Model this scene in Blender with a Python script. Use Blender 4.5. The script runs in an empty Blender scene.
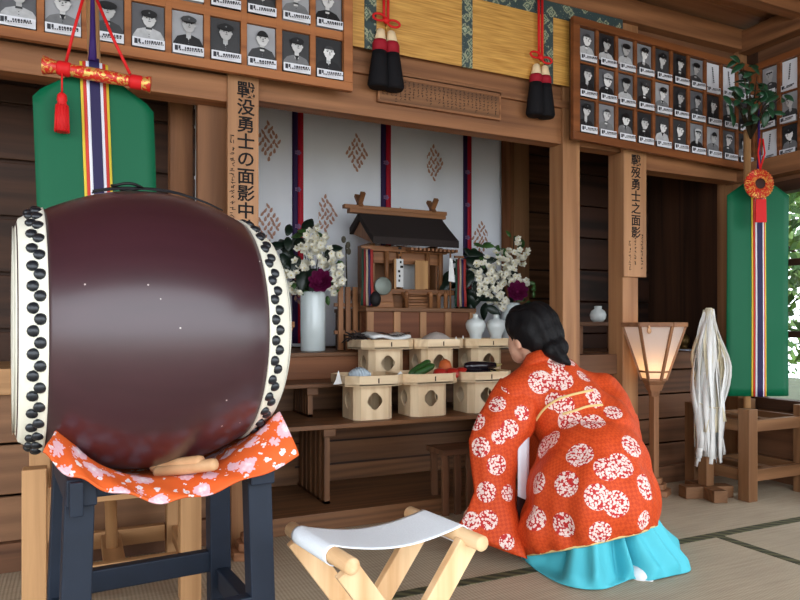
import bpy, bmesh, math, random
from mathutils import Vector, Matrix, noise
from mathutils.bvhtree import BVHTree
R = math.radians
PI = math.pi
scn = bpy.context.scene
COL = scn.collection
random.seed(7)

# ---------------------------------------------------------------- camera
YAW = R(25.5); FPX = 680.0; HOR = 325.0; EYE = 0.85
CA, SA = math.cos(YAW), math.sin(YAW)
cam_d = bpy.data.cameras.new('camera')
cam = bpy.data.objects.new('camera', cam_d); COL.objects.link(cam)
cam.location = (0, 0, EYE)
cam.rotation_euler = (PI/2, 0, -YAW)
cam_d.sensor_fit = 'HORIZONTAL'; cam_d.sensor_width = 36
cam_d.lens = 36*FPX/800
cam_d.shift_y = (HOR-300)/800
cam_d.clip_start = 0.02
scn.camera = cam

def ray(px, py):
    t = (px-400)/FPX; v = (HOR-py)/FPX
    return Vector((t*CA+SA, -t*SA+CA, v))
def at(px, py, Y=None, X=None, z=None, d=None, plane=None):
    """the place where the sight line through a picture point meets a plane"""
    r = ray(px, py); o = Vector((0, 0, EYE))
    if plane is not None:
        p0, n = plane
        k = (Vector(p0)-o).dot(Vector(n))/r.dot(Vector(n))
    elif Y is not None: k = Y/r.y
    elif X is not None: k = X/r.x
    elif z is not None: k = (z-EYE)/r.z
    else: k = d
    return o+r*k
def aX(px, Y): return at(px, 325, Y=Y).x
def aZ(px, py, Y): return at(px, py, Y=Y).z

# ---------------------------------------------------------------- materials
def lin(c):
    c = c/255
    return c/12.92 if c <= .04045 else ((c+.055)/1.055)**2.4
def rgb(*c): return (lin(c[0]), lin(c[1]), lin(c[2]), 1)
MATS = {}
def nodes(name):
    m = bpy.data.materials.new(name); m.use_nodes = True
    nt = m.node_tree
    b = nt.nodes['Principled BSDF']
    return m, nt, b
def N(nt, typ, **kw):
    n = nt.nodes.new(typ)
    for k, v in kw.items():
        if k.startswith('i_'): n.inputs[k[2:].replace('_', ' ')].default_value = v
        else: setattr(n, k, v)
    return n
def plain(name, c, rough=.6, metal=0, bump=0, bscale=60, var=.0, coat=0, sheen=0):
    if name in MATS: return MATS[name]
    m, nt, b = nodes(name)
    b.inputs['Base Color'].default_value = rgb(*c)
    b.inputs['Roughness'].default_value = rough
    b.inputs['Metallic'].default_value = metal
    b.inputs['Coat Weight'].default_value = coat
    b.inputs['Sheen Weight'].default_value = sheen
    if rough >= .5 and not metal: b.inputs['Specular IOR Level'].default_value = .22
    tc = N(nt, 'ShaderNodeTexCoord')
    nz = N(nt, 'ShaderNodeTexNoise', i_Scale=bscale, i_Detail=4.0)
    nt.links.new(tc.outputs['Object'], nz.inputs['Vector'])
    if var:
        mx = N(nt, 'ShaderNodeMix', data_type='RGBA')
        mx.inputs[6].default_value = rgb(*[max(0, x*(1-var)) for x in c])
        mx.inputs[7].default_value = rgb(*[min(255, x*(1+var)) for x in c])
        nt.links.new(nz.outputs['Fac'], mx.inputs[0]); nt.links.new(mx.outputs[2], b.inputs['Base Color'])
    if bump:
        bp = N(nt, 'ShaderNodeBump', i_Strength=bump, i_Distance=.004)
        nt.links.new(nz.outputs['Fac'], bp.inputs['Height']); nt.links.new(bp.outputs[0], b.inputs['Normal'])
    MATS[name] = m
    return m
def wood(name, c1, c2, axis='x', rough=.6, scale=1.0, ring=.22):
    """grain running along AXIS of the object"""
    key = name+'_'+axis
    if key in MATS: return MATS[key]
    m, nt, b = nodes(key); L = nt.links.new
    tc = N(nt, 'ShaderNodeTexCoord'); oi = N(nt, 'ShaderNodeObjectInfo')
    mp = N(nt, 'ShaderNodeMapping')
    s = {'x': (1.1, 24, 24), 'y': (24, 1.1, 24), 'z': (24, 24, 1.1)}[axis]
    mp.inputs['Scale'].default_value = [v*scale for v in s]
    mul = N(nt, 'ShaderNodeMath', operation='MULTIPLY'); mul.inputs[1].default_value = 37.0
    L(oi.outputs['Random'], mul.inputs[0])
    add = N(nt, 'ShaderNodeVectorMath', operation='ADD')
    L(tc.outputs['Object'], add.inputs[0]); L(mul.outputs[0], add.inputs[1])
    L(add.outputs[0], mp.inputs['Vector'])
    n1 = N(nt, 'ShaderNodeTexNoise', i_Scale=1.0, i_Detail=6.0, i_Roughness=.62, i_Distortion=.6)
    L(mp.outputs[0], n1.inputs['Vector'])
    n2 = N(nt, 'ShaderNodeTexNoise', i_Scale=.16, i_Detail=1.0, i_Distortion=.3)
    L(mp.outputs[0], n2.inputs['Vector'])
    sn = N(nt, 'ShaderNodeMath', operation='MULTIPLY'); sn.inputs[1].default_value = 60.0
    L(n2.outputs['Fac'], sn.inputs[0])
    si = N(nt, 'ShaderNodeMath', operation='SINE'); L(sn.outputs[0], si.inputs[0])
    mr = N(nt, 'ShaderNodeMapRange'); mr.inputs[1].default_value = -1; mr.inputs[2].default_value = 1
    L(si.outputs[0], mr.inputs[0])
    mixf = N(nt, 'ShaderNodeMix', data_type='FLOAT'); mixf.inputs[0].default_value = ring
    L(n1.outputs['Fac'], mixf.inputs[2]); L(mr.outputs[0], mixf.inputs[3])
    cr = N(nt, 'ShaderNodeValToRGB')
    cr.color_ramp.elements[0].position = .25; cr.color_ramp.elements[0].color = rgb(*c1)
    cr.color_ramp.elements[1].position = .72; cr.color_ramp.elements[1].color = rgb(*c2)
    L(mixf.outputs[0], cr.inputs[0])
    hv = N(nt, 'ShaderNodeHueSaturation')
    mr2 = N(nt, 'ShaderNodeMapRange'); mr2.inputs[3].default_value = .88; mr2.inputs[4].default_value = 1.12
    L(oi.outputs['Random'], mr2.inputs[0]); L(mr2.outputs[0], hv.inputs['Value'])
    L(cr.outputs[0], hv.inputs['Color']); L(hv.outputs[0], b.inputs['Base Color'])
    b.inputs['Roughness'].default_value = rough; b.inputs['Specular IOR Level'].default_value = .3
    bp = N(nt, 'ShaderNodeBump', i_Strength=.18, i_Distance=.003)
    L(n1.outputs['Fac'], bp.inputs['Height']); L(bp.outputs[0], b.inputs['Normal'])
    MATS[key] = m
    return m

# ---------------------------------------------------------------- mesh building
class MB:
    def __init__(s): s.bm = bmesh.new(); s.mi = 0
    def face(s, pts, mi=None):
        f = s.bm.faces.new([s.bm.verts.new(p) for p in pts]); f.material_index = s.mi if mi is None else mi
        return f
    def box(s, x0, x1, y0, y1, z0, z1, mi=None):
        v = [s.bm.verts.new(p) for p in ((x0,y0,z0),(x1,y0,z0),(x1,y1,z0),(x0,y1,z0),(x0,y0,z1),(x1,y0,z1),(x1,y1,z1),(x0,y1,z1))]
        for q in ((0,3,2,1),(4,5,6,7),(0,1,5,4),(1,2,6,5),(2,3,7,6),(3,0,4,7)):
            f = s.bm.faces.new([v[i] for i in q]); f.material_index = s.mi if mi is None else mi
        return v
    def bar(s, p0, p1, w, h, up=(0,0,1), mi=None):
        """a squared bar from p0 to p1, w across and h along UP"""
        p0 = Vector(p0); p1 = Vector(p1); d = (p1-p0).normalized(); u = Vector(up)
        sd = d.cross(u)
        if sd.length < 1e-4: sd = d.cross(Vector((0,1,0)))
        sd.normalize(); u = sd.cross(d).normalized()
        v = []
        for p in (p0, p1):
            for a, b in ((-1,-1),(1,-1),(1,1),(-1,1)): v.append(s.bm.verts.new(p+sd*(a*w/2)+u*(b*h/2)))
        for q in ((0,1,2,3),(7,6,5,4),(0,4,5,1),(1,5,6,2),(2,6,7,3),(3,7,4,0)):
            f = s.bm.faces.new([v[i] for i in q]); f.material_index = s.mi if mi is None else mi
    def loft(s, rings, closed=True, cap=True, mi=None):
        vr = [[s.bm.verts.new(p) for p in r] for r in rings]
        n = len(vr[0]); m = s.mi if mi is None else mi
        for a, b in zip(vr, vr[1:]):
            for i in range(n if closed else n-1):
                j = (i+1) % n
                f = s.bm.faces.new((a[i], a[j], b[j], b[i])); f.material_index = m; f.smooth = True
        if cap and closed:
            for r, rev in ((vr[0], True), (vr[-1], False)):
                f = s.bm.faces.new(list(reversed(r)) if rev else r); f.material_index = m
        return vr
    def tube(s, pts, rad, seg=8, mi=None, cap=True):
        pts = [Vector(p) for p in pts]; rings = []; up = None
        for i, p in enumerate(pts):
            d = (pts[min(i+1, len(pts)-1)]-pts[max(i-1, 0)]).normalized()
            if up is None:
                up = Vector((0,0,1)) if abs(d.z) < .9 else Vector((1,0,0))
            sd = d.cross(up)
            if sd.length < 1e-5: sd = d.orthogonal()
            sd.normalize(); u = sd.cross(d).normalized(); up = u
            r = rad[i] if isinstance(rad, (list, tuple)) else rad
            rings.append([p+(sd*math.cos(2*PI*k/seg)+u*math.sin(2*PI*k/seg))*r for k in range(seg)])
        s.loft(rings, mi=mi, cap=cap)
    def lathe(s, prof, c=(0,0,0), seg=24, mi=None, axis=None):
        """prof: (radius, height) pairs about the vertical through c, or about AXIS=(origin, u, v, w)"""
        c = Vector(c)
        if axis: c, u, v, w = [Vector(q) for q in axis]
        else: u, v, w = Vector((1,0,0)), Vector((0,1,0)), Vector((0,0,1))
        rings = [[c+w*h+(u*math.cos(2*PI*k/seg)+v*math.sin(2*PI*k/seg))*max(r, 1e-4) for k in range(seg)] for r, h in prof]
        s.loft(rings, mi=mi)
    def ball(s, c, r, seg=12, rings=8, mi=None, rot=None):
        if not isinstance(r, (tuple, list)): r = (r, r, r)
        c = Vector(c); rr = []
        for i in range(rings+1):
            th = PI*i/rings; st = max(math.sin(th), 1e-3)
            ring = []
            for k in range(seg):
                p = Vector((r[0]*st*math.cos(2*PI*k/seg), r[1]*st*math.sin(2*PI*k/seg), -r[2]*math.cos(th)))
                ring.append(c+(rot @ p if rot else p))
            rr.append(ring)
        s.loft(rr, mi=mi)
    def prism(s, poly, n, mi=None, smooth=False):
        """poly (3-D points, in order) pushed along the vector n"""
        n = Vector(n); a = [s.bm.verts.new(Vector(p)) for p in poly]; b = [s.bm.verts.new(Vector(p)+n) for p in poly]
        m = s.mi if mi is None else mi; k = len(a); fs = []
        fs.append(s.bm.faces.new(list(reversed(a)))); fs.append(s.bm.faces.new(b))
        for i in range(k): fs.append(s.bm.faces.new((a[i], a[(i+1) % k], b[(i+1) % k], b[i])))
        for f in fs: f.material_index = m
    def grid(s, P, mi=None):
        """P[i][j] points"""
        v = [[s.bm.verts.new(p) for p in r] for r in P]; m = s.mi if mi is None else mi
        for a, b in zip(v, v[1:]):
            for i in range(len(a)-1):
                f = s.bm.faces.new((a[i], a[i+1], b[i+1], b[i])); f.material_index = m; f.smooth = True
    def build(s, name, mats, parent=None, bevel=0, solid=0, subsurf=0, smooth=None, recalc=True, origin=None):
        bm = s.bm
        if recalc: bmesh.ops.recalc_face_normals(bm, faces=bm.faces)
        if smooth is not None:
            for f in bm.faces: f.smooth = smooth
        off = Vector((0,0,0))
        if parent is not None:
            inv = wmat(parent).inverted(); bm.transform(inv)
        else:
            if origin is None:
                xs = [v.co.x for v in bm.verts]; ys = [v.co.y for v in bm.verts]; zs = [v.co.z for v in bm.verts]
                off = Vector(((min(xs)+max(xs))/2, (min(ys)+max(ys))/2, min(zs)))
            else: off = Vector(origin)
            bm.transform(Matrix.Translation(-off))
        me = bpy.data.meshes.new(name); bm.to_mesh(me); bm.free()
        if not isinstance(mats, (list, tuple)): mats = [mats]
        for m in mats: me.materials.append(m)
        o = bpy.data.objects.new(name, me); COL.objects.link(o); o.location = off
        if parent is not None: o.parent = parent; o.location = (0,0,0)
        if solid:
            md = o.modifiers.new('solid', 'SOLIDIFY'); md.thickness = solid; md.offset = 0
        if bevel:
            md = o.modifiers.new('bevel', 'BEVEL'); md.width = bevel; md.segments = 2; md.limit_method = 'ANGLE'; md.angle_limit = R(40)
        if subsurf:
            md = o.modifiers.new('sub', 'SUBSURF'); md.levels = subsurf; md.render_levels = subsurf
        return o
def wmat(o):
    m = Matrix.LocRotScale(o.location, o.rotation_euler, o.scale)
    return wmat(o.parent) @ m if o.parent else m
def tag(o, label, cat, group=None, kind=None):
    o['label'] = label; o['category'] = cat
    if group: o['group'] = group
    if kind: o['kind'] = kind
    return o
def thing(name, label, cat, loc, rz=0, group=None):
    o = bpy.data.objects.new(name, None); COL.objects.link(o); o.empty_display_size = .05
    o.location = loc; o.rotation_euler = (0, 0, rz)
    return tag(o, label, cat, group)
def struct(o):
    o['kind'] = 'structure'; return o
def kids(o): return [c for c in bpy.data.objects if c.parent == o]
def dup(o, parent=None, loc=None, rz=None, label=None):
    c = o.copy(); COL.objects.link(c); c.parent = parent
    if loc is not None: c.location = loc
    if rz is not None: c.rotation_euler = (0, 0, rz)
    if label: c['label'] = label
    for k in kids(o): dup(k, c)
    return c
def sbox(name, x0, x1, y0, y1, z0, z1, m, bevel=.003):
    b = MB(); b.box(x0, x1, y0, y1, z0, z1); return struct(b.build(name, m, bevel=bevel))
def text_mesh(name, s, size, mat, place, parent, depth=.0006, bold=.0, space=1.0, stretch=1.0):
    """writing as a thin mesh; PLACE maps (x across, y up) to a point in the place"""
    cu = bpy.data.curves.new('t', 'FONT'); cu.body = s; cu.size = size; cu.align_x = 'CENTER'; cu.align_y = 'TOP'
    cu.space_line = space; cu.offset = bold; cu.resolution_u = 3; cu.extrude = depth
    o = bpy.data.objects.new('t', cu); COL.objects.link(o)
    dg = bpy.context.evaluated_depsgraph_get(); dg.update()
    me = bpy.data.meshes.new_from_object(o.evaluated_get(dg))
    b = MB(); b.bm.from_mesh(me)
    if bold:      # thicken the strokes: the same glyphs laid a hair apart
        src = [(f.material_index, [v.co.copy() for v in f.verts]) for f in b.bm.faces]
        for i, (ox, oy) in enumerate(((bold,0),(-bold,0),(0,bold),(0,-bold))):
            for mi, vs in src: b.face([v+Vector((ox, oy, .00008*(i+1))) for v in vs])
    for v in b.bm.verts: v.co = place(v.co.x, v.co.y*stretch, v.co.z)
    bpy.data.objects.remove(o); bpy.data.curves.remove(cu); bpy.data.meshes.remove(me)
    for f in b.bm.faces: f.material_index = 0
    return b.build(name, mat, parent, recalc=False)
# ---------------------------------------------------------------- woods and shared materials
W_BEAM = lambda a: wood('cedar_beam', (104,66,42), (156,106,70), a, .55)
W_POST = lambda a: wood('cedar_post', (124,82,52), (172,124,84), a, .5)
W_DARK = lambda a: wood('aged_boards', (44,27,18), (78,49,32), a, .6)
W_WALL = lambda a: wood('wall_boards', (84,55,37), (124,84,58), a, .6)
W_ALTAR = lambda a: wood('altar_wood', (88,58,37), (134,92,60), a, .5)
W_FRAME = lambda a: wood('frame_wood', (128,76,42), (170,108,64), a, .45)
W_RED = lambda a: wood('red_frame_wood', (100,56,29), (138,82,46), a, .4)
W_PALE = lambda a: wood('pale_cypress', (212,182,142), (238,214,178), a, .5)
W_TABLE = lambda a: wood('table_wood', (96,64,40), (138,98,66), a, .5)
W_LIGHT = lambda a: wood('light_pine', (152,110,70), (194,148,102), a, .5)
W_BOARD = lambda a: wood('sign_board', (140,98,66), (180,132,92), a, .5)
INK = plain('ink', (22,18,18), .7)
BRASS = plain('brass', (190,150,70), .3, .9)

FY = 2.6                    # the plane of posts and lintels
# floor: tatami with a procedural rush weave
def tatami():
    m, nt, b = nodes('tatami'); L = nt.links.new
    tc = N(nt, 'ShaderNodeTexCoord')
    mp = N(nt, 'ShaderNodeMapping'); mp.inputs['Scale'].default_value = (1, 1, 1)
    L(tc.outputs['Object'], mp.inputs['Vector'])
    wv = N(nt, 'ShaderNodeTexWave', wave_type='BANDS', bands_direction='Y', i_Scale=72.0, i_Distortion=1.4, i_Detail=2.0)
    wv.inputs['Detail Scale'].default_value = 3.0
    L(mp.outputs[0], wv.inputs['Vector'])
    w2 = N(nt, 'ShaderNodeTexWave', wave_type='BANDS', bands_direction='X', i_Scale=26.0, i_Distortion=.6, i_Detail=1.0)
    L(mp.outputs[0], w2.inputs['Vector'])
    mu = N(nt, 'ShaderNodeMath', operation='MULTIPLY'); L(wv.outputs['Fac'], mu.inputs[0]); L(w2.outputs['Fac'], mu.inputs[1])
    mp2 = N(nt, 'ShaderNodeMapping'); mp2.inputs['Scale'].default_value = (3, 60, 1); L(tc.outputs['Object'], mp2.inputs['Vector'])
    nz = N(nt, 'ShaderNodeTexNoise', i_Scale=1.5, i_Detail=5.0); L(mp2.outputs[0], nz.inputs['Vector'])
    big = N(nt, 'ShaderNodeTexNoise', i_Scale=2.0, i_Detail=3.0); L(tc.outputs['Object'], big.inputs['Vector'])
    mix = N(nt, 'ShaderNodeMix', data_type='FLOAT'); mix.inputs[0].default_value = .5
    L(mu.outputs[0], mix.inputs[2]); L(nz.outputs['Fac'], mix.inputs[3])
    cr = N(nt, 'ShaderNodeValToRGB')
    cr.color_ramp.elements[0].position = .12; cr.color_ramp.elements[0].color = rgb(146,130,108)
    cr.color_ramp.elements[1].position = .8; cr.color_ramp.elements[1].color = rgb(206,190,164)
    L(mix.outputs[0], cr.inputs[0])
    m2 = N(nt, 'ShaderNodeMix', data_type='RGBA', blend_type='MULTIPLY'); m2.inputs[0].default_value = .35
    L(cr.outputs[0], m2.inputs[6]); L(big.outputs['Color'], m2.inputs[7])
    m2.blend_type = 'OVERLAY'
    bw = N(nt, 'ShaderNodeRGBToBW'); L(big.outputs['Color'], bw.inputs[0]); L(bw.outputs[0], m2.inputs[7])
    L(m2.outputs[2], b.inputs['Base Color'])
    b.inputs['Roughness'].default_value = .62
    bp = N(nt, 'ShaderNodeBump', i_Strength=.35, i_Distance=.003); L(mu.outputs[0], bp.inputs['Height']); L(bp.outputs[0], b.inputs['Normal'])
    return m
def heri():
    m, nt, b = nodes('tatami_border'); L = nt.links.new
    tc = N(nt, 'ShaderNodeTexCoord')
    wv = N(nt, 'ShaderNodeTexWave', wave_type='BANDS', bands_direction='DIAGONAL', i_Scale=11.0, i_Distortion=2.5)
    L(tc.outputs['Object'], wv.inputs['Vector'])
    cr = N(nt, 'ShaderNodeValToRGB'); cr.color_ramp.elements[0].color = rgb(42,42,26); cr.color_ramp.elements[1].color = rgb(92,90,58)
    L(wv.outputs['Fac'], cr.inputs[0]); L(cr.outputs[0], b.inputs['Base Color']); b.inputs['Roughness'].default_value = .8
    return m
b = MB(); b.box(-2.6, 3.6, -1.6, 4.2, -.06, 0)
floor = struct(b.build('floor', tatami(), origin=(0,0,-.06)))
HERI = heri()
p0, p1 = at(400, 594, z=0), at(800, 520, z=0)
sy = (p0.y+p1.y)/2
def border(y0, y1, x0, x1):
    q = MB(); q.box(x0, x1, y0, y1, 0, .0025); struct(q.build('trim_1', HERI))
border(sy-.022, sy+.022, -2.6, 3.6)
pj = at(690, 527, z=0)
q = MB(); q.box(pj.x-.02, pj.x+.02, -1.6, sy-.022, 0, .0025)
struct(q.build('trim_2', HERI))
border(sy-.94, sy-.9, -2.6, pj.x-.02)

# posts
PXA, PXB, PXL, PXC = 2.18, 2.56, .59, 3.43
for i, x in enumerate((-1.2, PXL, PXA, PXB)):
    sbox('pillar_%d' % (i+1), x-.052, x+.052, FY+.03, FY+.135, 0, 2.5, W_POST('z'))
sbox('pillar_5', 3.36, 3.5, FY+.03, FY+.17, 0, 2.5, W_POST('z'))
# lintels and the tall centre beam
sbox('lintel_1', -2.55, PXL-.052, FY+.02, FY+.12, 1.70, 1.80, W_BEAM('x'))
sbox('lintel_2', PXB+.052, 3.36, FY+.025, FY+.12, 1.652, 1.75, W_BEAM('x'))
sbox('beam_1', PXL-.052, PXB+.04, FY+.045, FY+.125, 1.73, 2.03, W_BEAM('x'))
sbox('beam_2', PXL+.06, PXB-.06, FY+.025, FY+.06, 1.90, 1.935, W_BEAM('x'))
# upper wall boards behind the picture frames
sbox('wall_upper', -2.55, 3.42, FY+.06, FY+.10, 1.76, 2.5, W_WALL('x'))
# wall plate, ceiling and joists
sbox('beam_3', -2.55, 3.42, FY+.0, FY+.14, 2.385, 2.50, W_BEAM('x'))
b = MB()
for i in range(26):
    y0 = -.9+i*.2; b.box(-2.6, 3.6, y0, y0+.195, 2.53, 2.55)
struct(b.build('ceiling', wood('ceiling_boards', (124,80,54), (164,114,78), 'x', .75), bevel=.004))
for i, y in enumerate((2.27, 1.72, 1.17, .62, .07, -.48)):
    sbox('beam_%d' % (4+i), -2.55, 3.42, y-.035, y+.035, 2.43, 2.53, W_BEAM('x'))
# roof slab over the ceiling keeps the sky out
sbox('roof_slab', -2.7, 3.7, -1.2, 4.25, 2.56, 2.62, W_DARK('x'))

# back of the sanctum: wide boards with dark open joints
def boards(name, x0, x1, y, z0, z1, h, m, gap=.008, thick=.02):
    b = MB(); z = z0
    while z < z1-.01:
        t = min(z+h-gap, z1); dz = random.uniform(-.004, .004)
        b.box(x0, x1, y+dz, y+dz+thick, z, t); z += h
    return struct(b.build(name, m, bevel=.004))
BY = 4.06
boards('wall_back', -2.55, 3.42, BY, 0, 2.5, .21, wood('back_boards', (92,60,40), (136,94,66), 'x'), gap=.014)
sbox('wall_behind', -2.6, 3.5, BY+.03, BY+.06, 0, 2.55, W_DARK('x'))
for i, (px, w) in enumerate(((521, .13), (184, .12), (560, .1))):
    x = aX(px, BY-.05); sbox('pillar_%d' % (6+i), x-w/2, x+w/2, BY-.06, BY, 0, 2.5, W_BOARD('z'))
x = aX(505, BY-.03); sbox('pillar_9', x-.06, x+.05, BY-.03, BY, 0, 2.5, wood('reddish_post', (124,76,50), (164,110,76), 'z'))
# right alcove
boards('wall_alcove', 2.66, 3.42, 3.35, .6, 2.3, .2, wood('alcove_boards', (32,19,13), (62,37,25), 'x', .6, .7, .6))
sbox('ledge_beam', PXB+.052, 3.36, FY+.06, 3.35, .615, .703, W_WALL('x'))
boards('wall_right_lower', PXB+.05, 3.36, FY+.12, .08, .615, .133, W_WALL('x'))
sbox('baseboard_right', PXB+.05, 3.36, FY+.08, FY+.13, 0, .09, W_WALL('x'))
# between the two slim posts: a low panel with a shelf on top
sbox('ledge_between', PXA+.052, PXB-.052, FY+.07, FY+.2, .60, .70, W_WALL('x'))
boards('wall_between_lower', PXA+.05, PXB-.05, FY+.1, 0, .61, .15, W_WALL('x'))
# left bay
boards('wall_left_bay', -2.5, .5, 3.25, .6, 1.85, .235, W_DARK('x'), gap=.014)
sbox('wall_left_bay_backing', -2.5, .5, 3.28, 3.30, 0, 2.5, W_DARK('x'))
sbox('ledge_left', -2.5, .53, FY+.08, 3.25, .61, .70, W_LIGHT('x'))
boards('wall_left_lower', -2.5, .53, FY+.12, .08, .615, .18, wood('left_wall_boards', (112,78,54), (152,110,78), 'x'))
sbox('baseboard_left', -2.5, .53, FY+.08, FY+.14, 0, .10, W_WALL('x'))
x = aX(213, FY+.12); sbox('pillar_10', x-.062, x+.062, FY+.10, FY+.14, .7, 1.72, wood('plank_wood', (104,68,44), (140,96,64), 'z'))
x = aX(181, FY+.34); sbox('pillar_11', x-.045, x+.045, FY+.32, FY+.4, .7, 1.9, W_BEAM('z'))
# right wall with its window
WX = 3.43
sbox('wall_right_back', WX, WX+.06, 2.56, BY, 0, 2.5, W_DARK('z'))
sbox('wall_right_low', WX, WX+.06, .2, 2.56, 0, .39, W_WALL('y'))
sbox('wall_right_top', WX, WX+.06, -.9, 2.56, 1.62, 2.55, W_WALL('y'))
sbox('pillar_12', WX-.02, WX+.1, .1, .2, 0, 2.5, W_POST('z'))
sbox('lintel_3', WX-.09, WX, .2, 2.7, 1.645, 1.745, W_BEAM('y'))
sbox('beam_12', WX-.08, WX+.02, -.9, 2.62, 2.37, 2.49, W_BEAM('y'))
b = MB()
b.box(WX-.02, WX+.05, .2, 2.56, .39, .45)
b.box(WX-.02, WX+.05, .2, 2.56, 1.56, 1.62)
yy = 2.56
while yy > .2:
    b.box(WX, WX+.04, yy-.03, yy, .45, 1.56); yy -= .29
for z in (.80, 1.185): b.box(WX+.005, WX+.035, .2, 2.56, z-.018, z+.018)
win = struct(b.build('window_1', W_DARK('y'), bevel=.002))
gm, nt, bb = nodes('window_glass')
tr = N(nt, 'ShaderNodeBsdfTransparent'); gl = N(nt, 'ShaderNodeBsdfGlossy', i_Roughness=.03); mx = N(nt, 'ShaderNodeMixShader'); mx.inputs[0].default_value = .06
nt.links.new(tr.outputs[0], mx.inputs[1]); nt.links.new(gl.outputs[0], mx.inputs[2]); nt.links.new(mx.outputs[0], nt.nodes['Material Output'].inputs[0])
q = MB(); q.box(WX+.018, WX+.022, .2, 2.56, .45, 1.56)
g = q.build('window_pane', gm, win)
# left wall: solid at the back, open to the garden nearer the front
sbox('wall_left', -2.6, -2.54, 2.0, BY, 0, 2.55, W_WALL('y'))
sbox('pillar_13', -2.62, -2.5, 1.9, 2.0, 0, 2.55, W_POST('z'))
sbox('pillar_14', -2.62, -2.5, -.9, -.8, 0, 2.55, W_POST('z'))
sbox('lintel_4', -2.6, -2.5, -.8, 1.9, 2.3, 2.5, W_BEAM('y'))
# ground outside and trees past the window
b = MB(); b.box(-14, 16, -12, 14, -.5, -.45)
struct(b.build('ground', plain('mossy_ground', (60,66,46), .9, var=.3, bscale=2)))

b = MB(); b.box(-14, 16, -12, -1.3, -.449, -.44)  # unseen pale ground, added to bounce skylight into the hall
struct(b.build('ground_bounce', plain('pale_bounce', (188,184,172), .9, var=.12, bscale=40)))
# ---------------------------------------------------------------- light
wd = bpy.data.worlds.new('sky'); scn.world = wd; wd.use_nodes = True
bg = wd.node_tree.nodes['Background']
bg.inputs[0].default_value = (.86, .93, 1.0, 1); bg.inputs[1].default_value = 3.0
scn.view_settings.view_transform = 'Standard'; scn.view_settings.look = 'None'
scn.view_settings.exposure = 0.66; scn.view_settings.gamma = 1.0; scn.view_settings.use_curve_mapping = False
scn.cycles.use_denoising = True
scn.cycles.max_bounces = 8; scn.cycles.diffuse_bounces = 5; scn.cycles.caustics_reflective = False; scn.cycles.caustics_refractive = False
scn.cycles.sample_clamp_indirect = 6.0
def portal(name, loc, rot, sx, sy_):
    l = bpy.data.lights.new(name, 'AREA'); l.shape = 'RECTANGLE'; l.size = sx; l.size_y = sy_
    l.cycles.is_portal = True
    o = bpy.data.objects.new(name, l); COL.objects.link(o); o.location = loc; o.rotation_euler = rot
portal('front_portal', (.5, -1.0, 1.27), (PI/2, 0, 0), 6.1, 2.55)
# ================================================================ the drum, its stand, cloth and sticks
DA = R(5.0)
du = Vector((math.cos(DA), math.sin(DA), 0)); dv = Vector((-math.sin(DA), math.cos(DA), 0)); dz = Vector((0,0,1))
dl = at(15, 325, d=1.315); DL = .484
DC = dl+du*(DL/2); DC.z = .840
RH, RM = .206, .288
def dr(s): return RM-(RM-RH)*abs((s-DL/2)/(DL/2))**2.0
def dp(s, a, r=None, extra=0):
    """a point on the drum: s along it, a = angle from the front (towards the viewer) upwards"""
    r = (dr(s) if r is None else r)+extra
    return DC+du*(s-DL/2)+(-dv*math.cos(a)+dz*math.sin(a))*r
def drum_mat():
    m, nt, b = nodes('maroon_lacquer'); L = nt.links.new
    tc = N(nt, 'ShaderNodeTexCoord')
    mp = N(nt, 'ShaderNodeMapping'); mp.inputs['Scale'].default_value = (1.5, 14, 14); L(tc.outputs['Object'], mp.inputs[0])
    nz = N(nt, 'ShaderNodeTexNoise', i_Scale=2.0, i_Detail=5.0); L(mp.outputs[0], nz.inputs[0])
    sp = N(nt, 'ShaderNodeTexVoronoi', i_Scale=28.0); L(tc.outputs['Object'], sp.inputs['Vector'])
    lt = N(nt, 'ShaderNodeMath', operation='LESS_THAN'); lt.inputs[1].default_value = .045; L(sp.outputs['Distance'], lt.inputs[0])
    bn = N(nt, 'ShaderNodeTexNoise', i_Scale=5.0, i_Detail=2.0); L(tc.outputs['Object'], bn.inputs[0])
    gt = N(nt, 'ShaderNodeMath', operation='GREATER_THAN'); gt.inputs[1].default_value = .55; L(bn.outputs['Fac'], gt.inputs[0])
    mm = N(nt, 'ShaderNodeMath', operation='MULTIPLY'); L(lt.outputs[0], mm.inputs[0]); L(gt.outputs[0], mm.inputs[1])
    cr = N(nt, 'ShaderNodeValToRGB'); cr.color_ramp.elements[0].color = rgb(46,22,29); cr.color_ramp.elements[1].color = rgb(62,32,40)
    L(nz.outputs['Fac'], cr.inputs[0])
    mx = N(nt, 'ShaderNodeMix', data_type='RGBA'); L(mm.outputs[0], mx.inputs[0]); L(cr.outputs[0], mx.inputs[6]); mx.inputs[7].default_value = rgb(190,176,170)
    L(mx.outputs[2], b.inputs['Base Color'])
    b.inputs['Roughness'].default_value = .33; b.inputs['Coat Weight'].default_value = .35; b.inputs['Coat Roughness'].default_value = .2
    bp = N(nt, 'ShaderNodeBump', i_Strength=.06, i_Distance=.002); L(nz.outputs['Fac'], bp.inputs['Height']); L(bp.outputs[0], b.inputs['Normal'])
    return m
drum = thing('taiko_drum', 'large maroon barrel drum with white hide heads on a blue black stand', 'drum', DC+du*0-dz*.3, DA)
def axis_at(s): return (DC+du*(s-DL/2), -dv, dz, du)
b = MB(); b.lathe([(dr(DL*i/28), DL*i/28) for i in range(29)], axis=axis_at(0), seg=72)
body = b.build('body', drum_mat(), drum, smooth=True)
HIDE = plain('drum_hide', (226,222,206), .55, var=.05, bump=.1, bscale=30)
TACK = plain('black_tack', (26,30,36), .38, .25, coat=.2)
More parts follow.
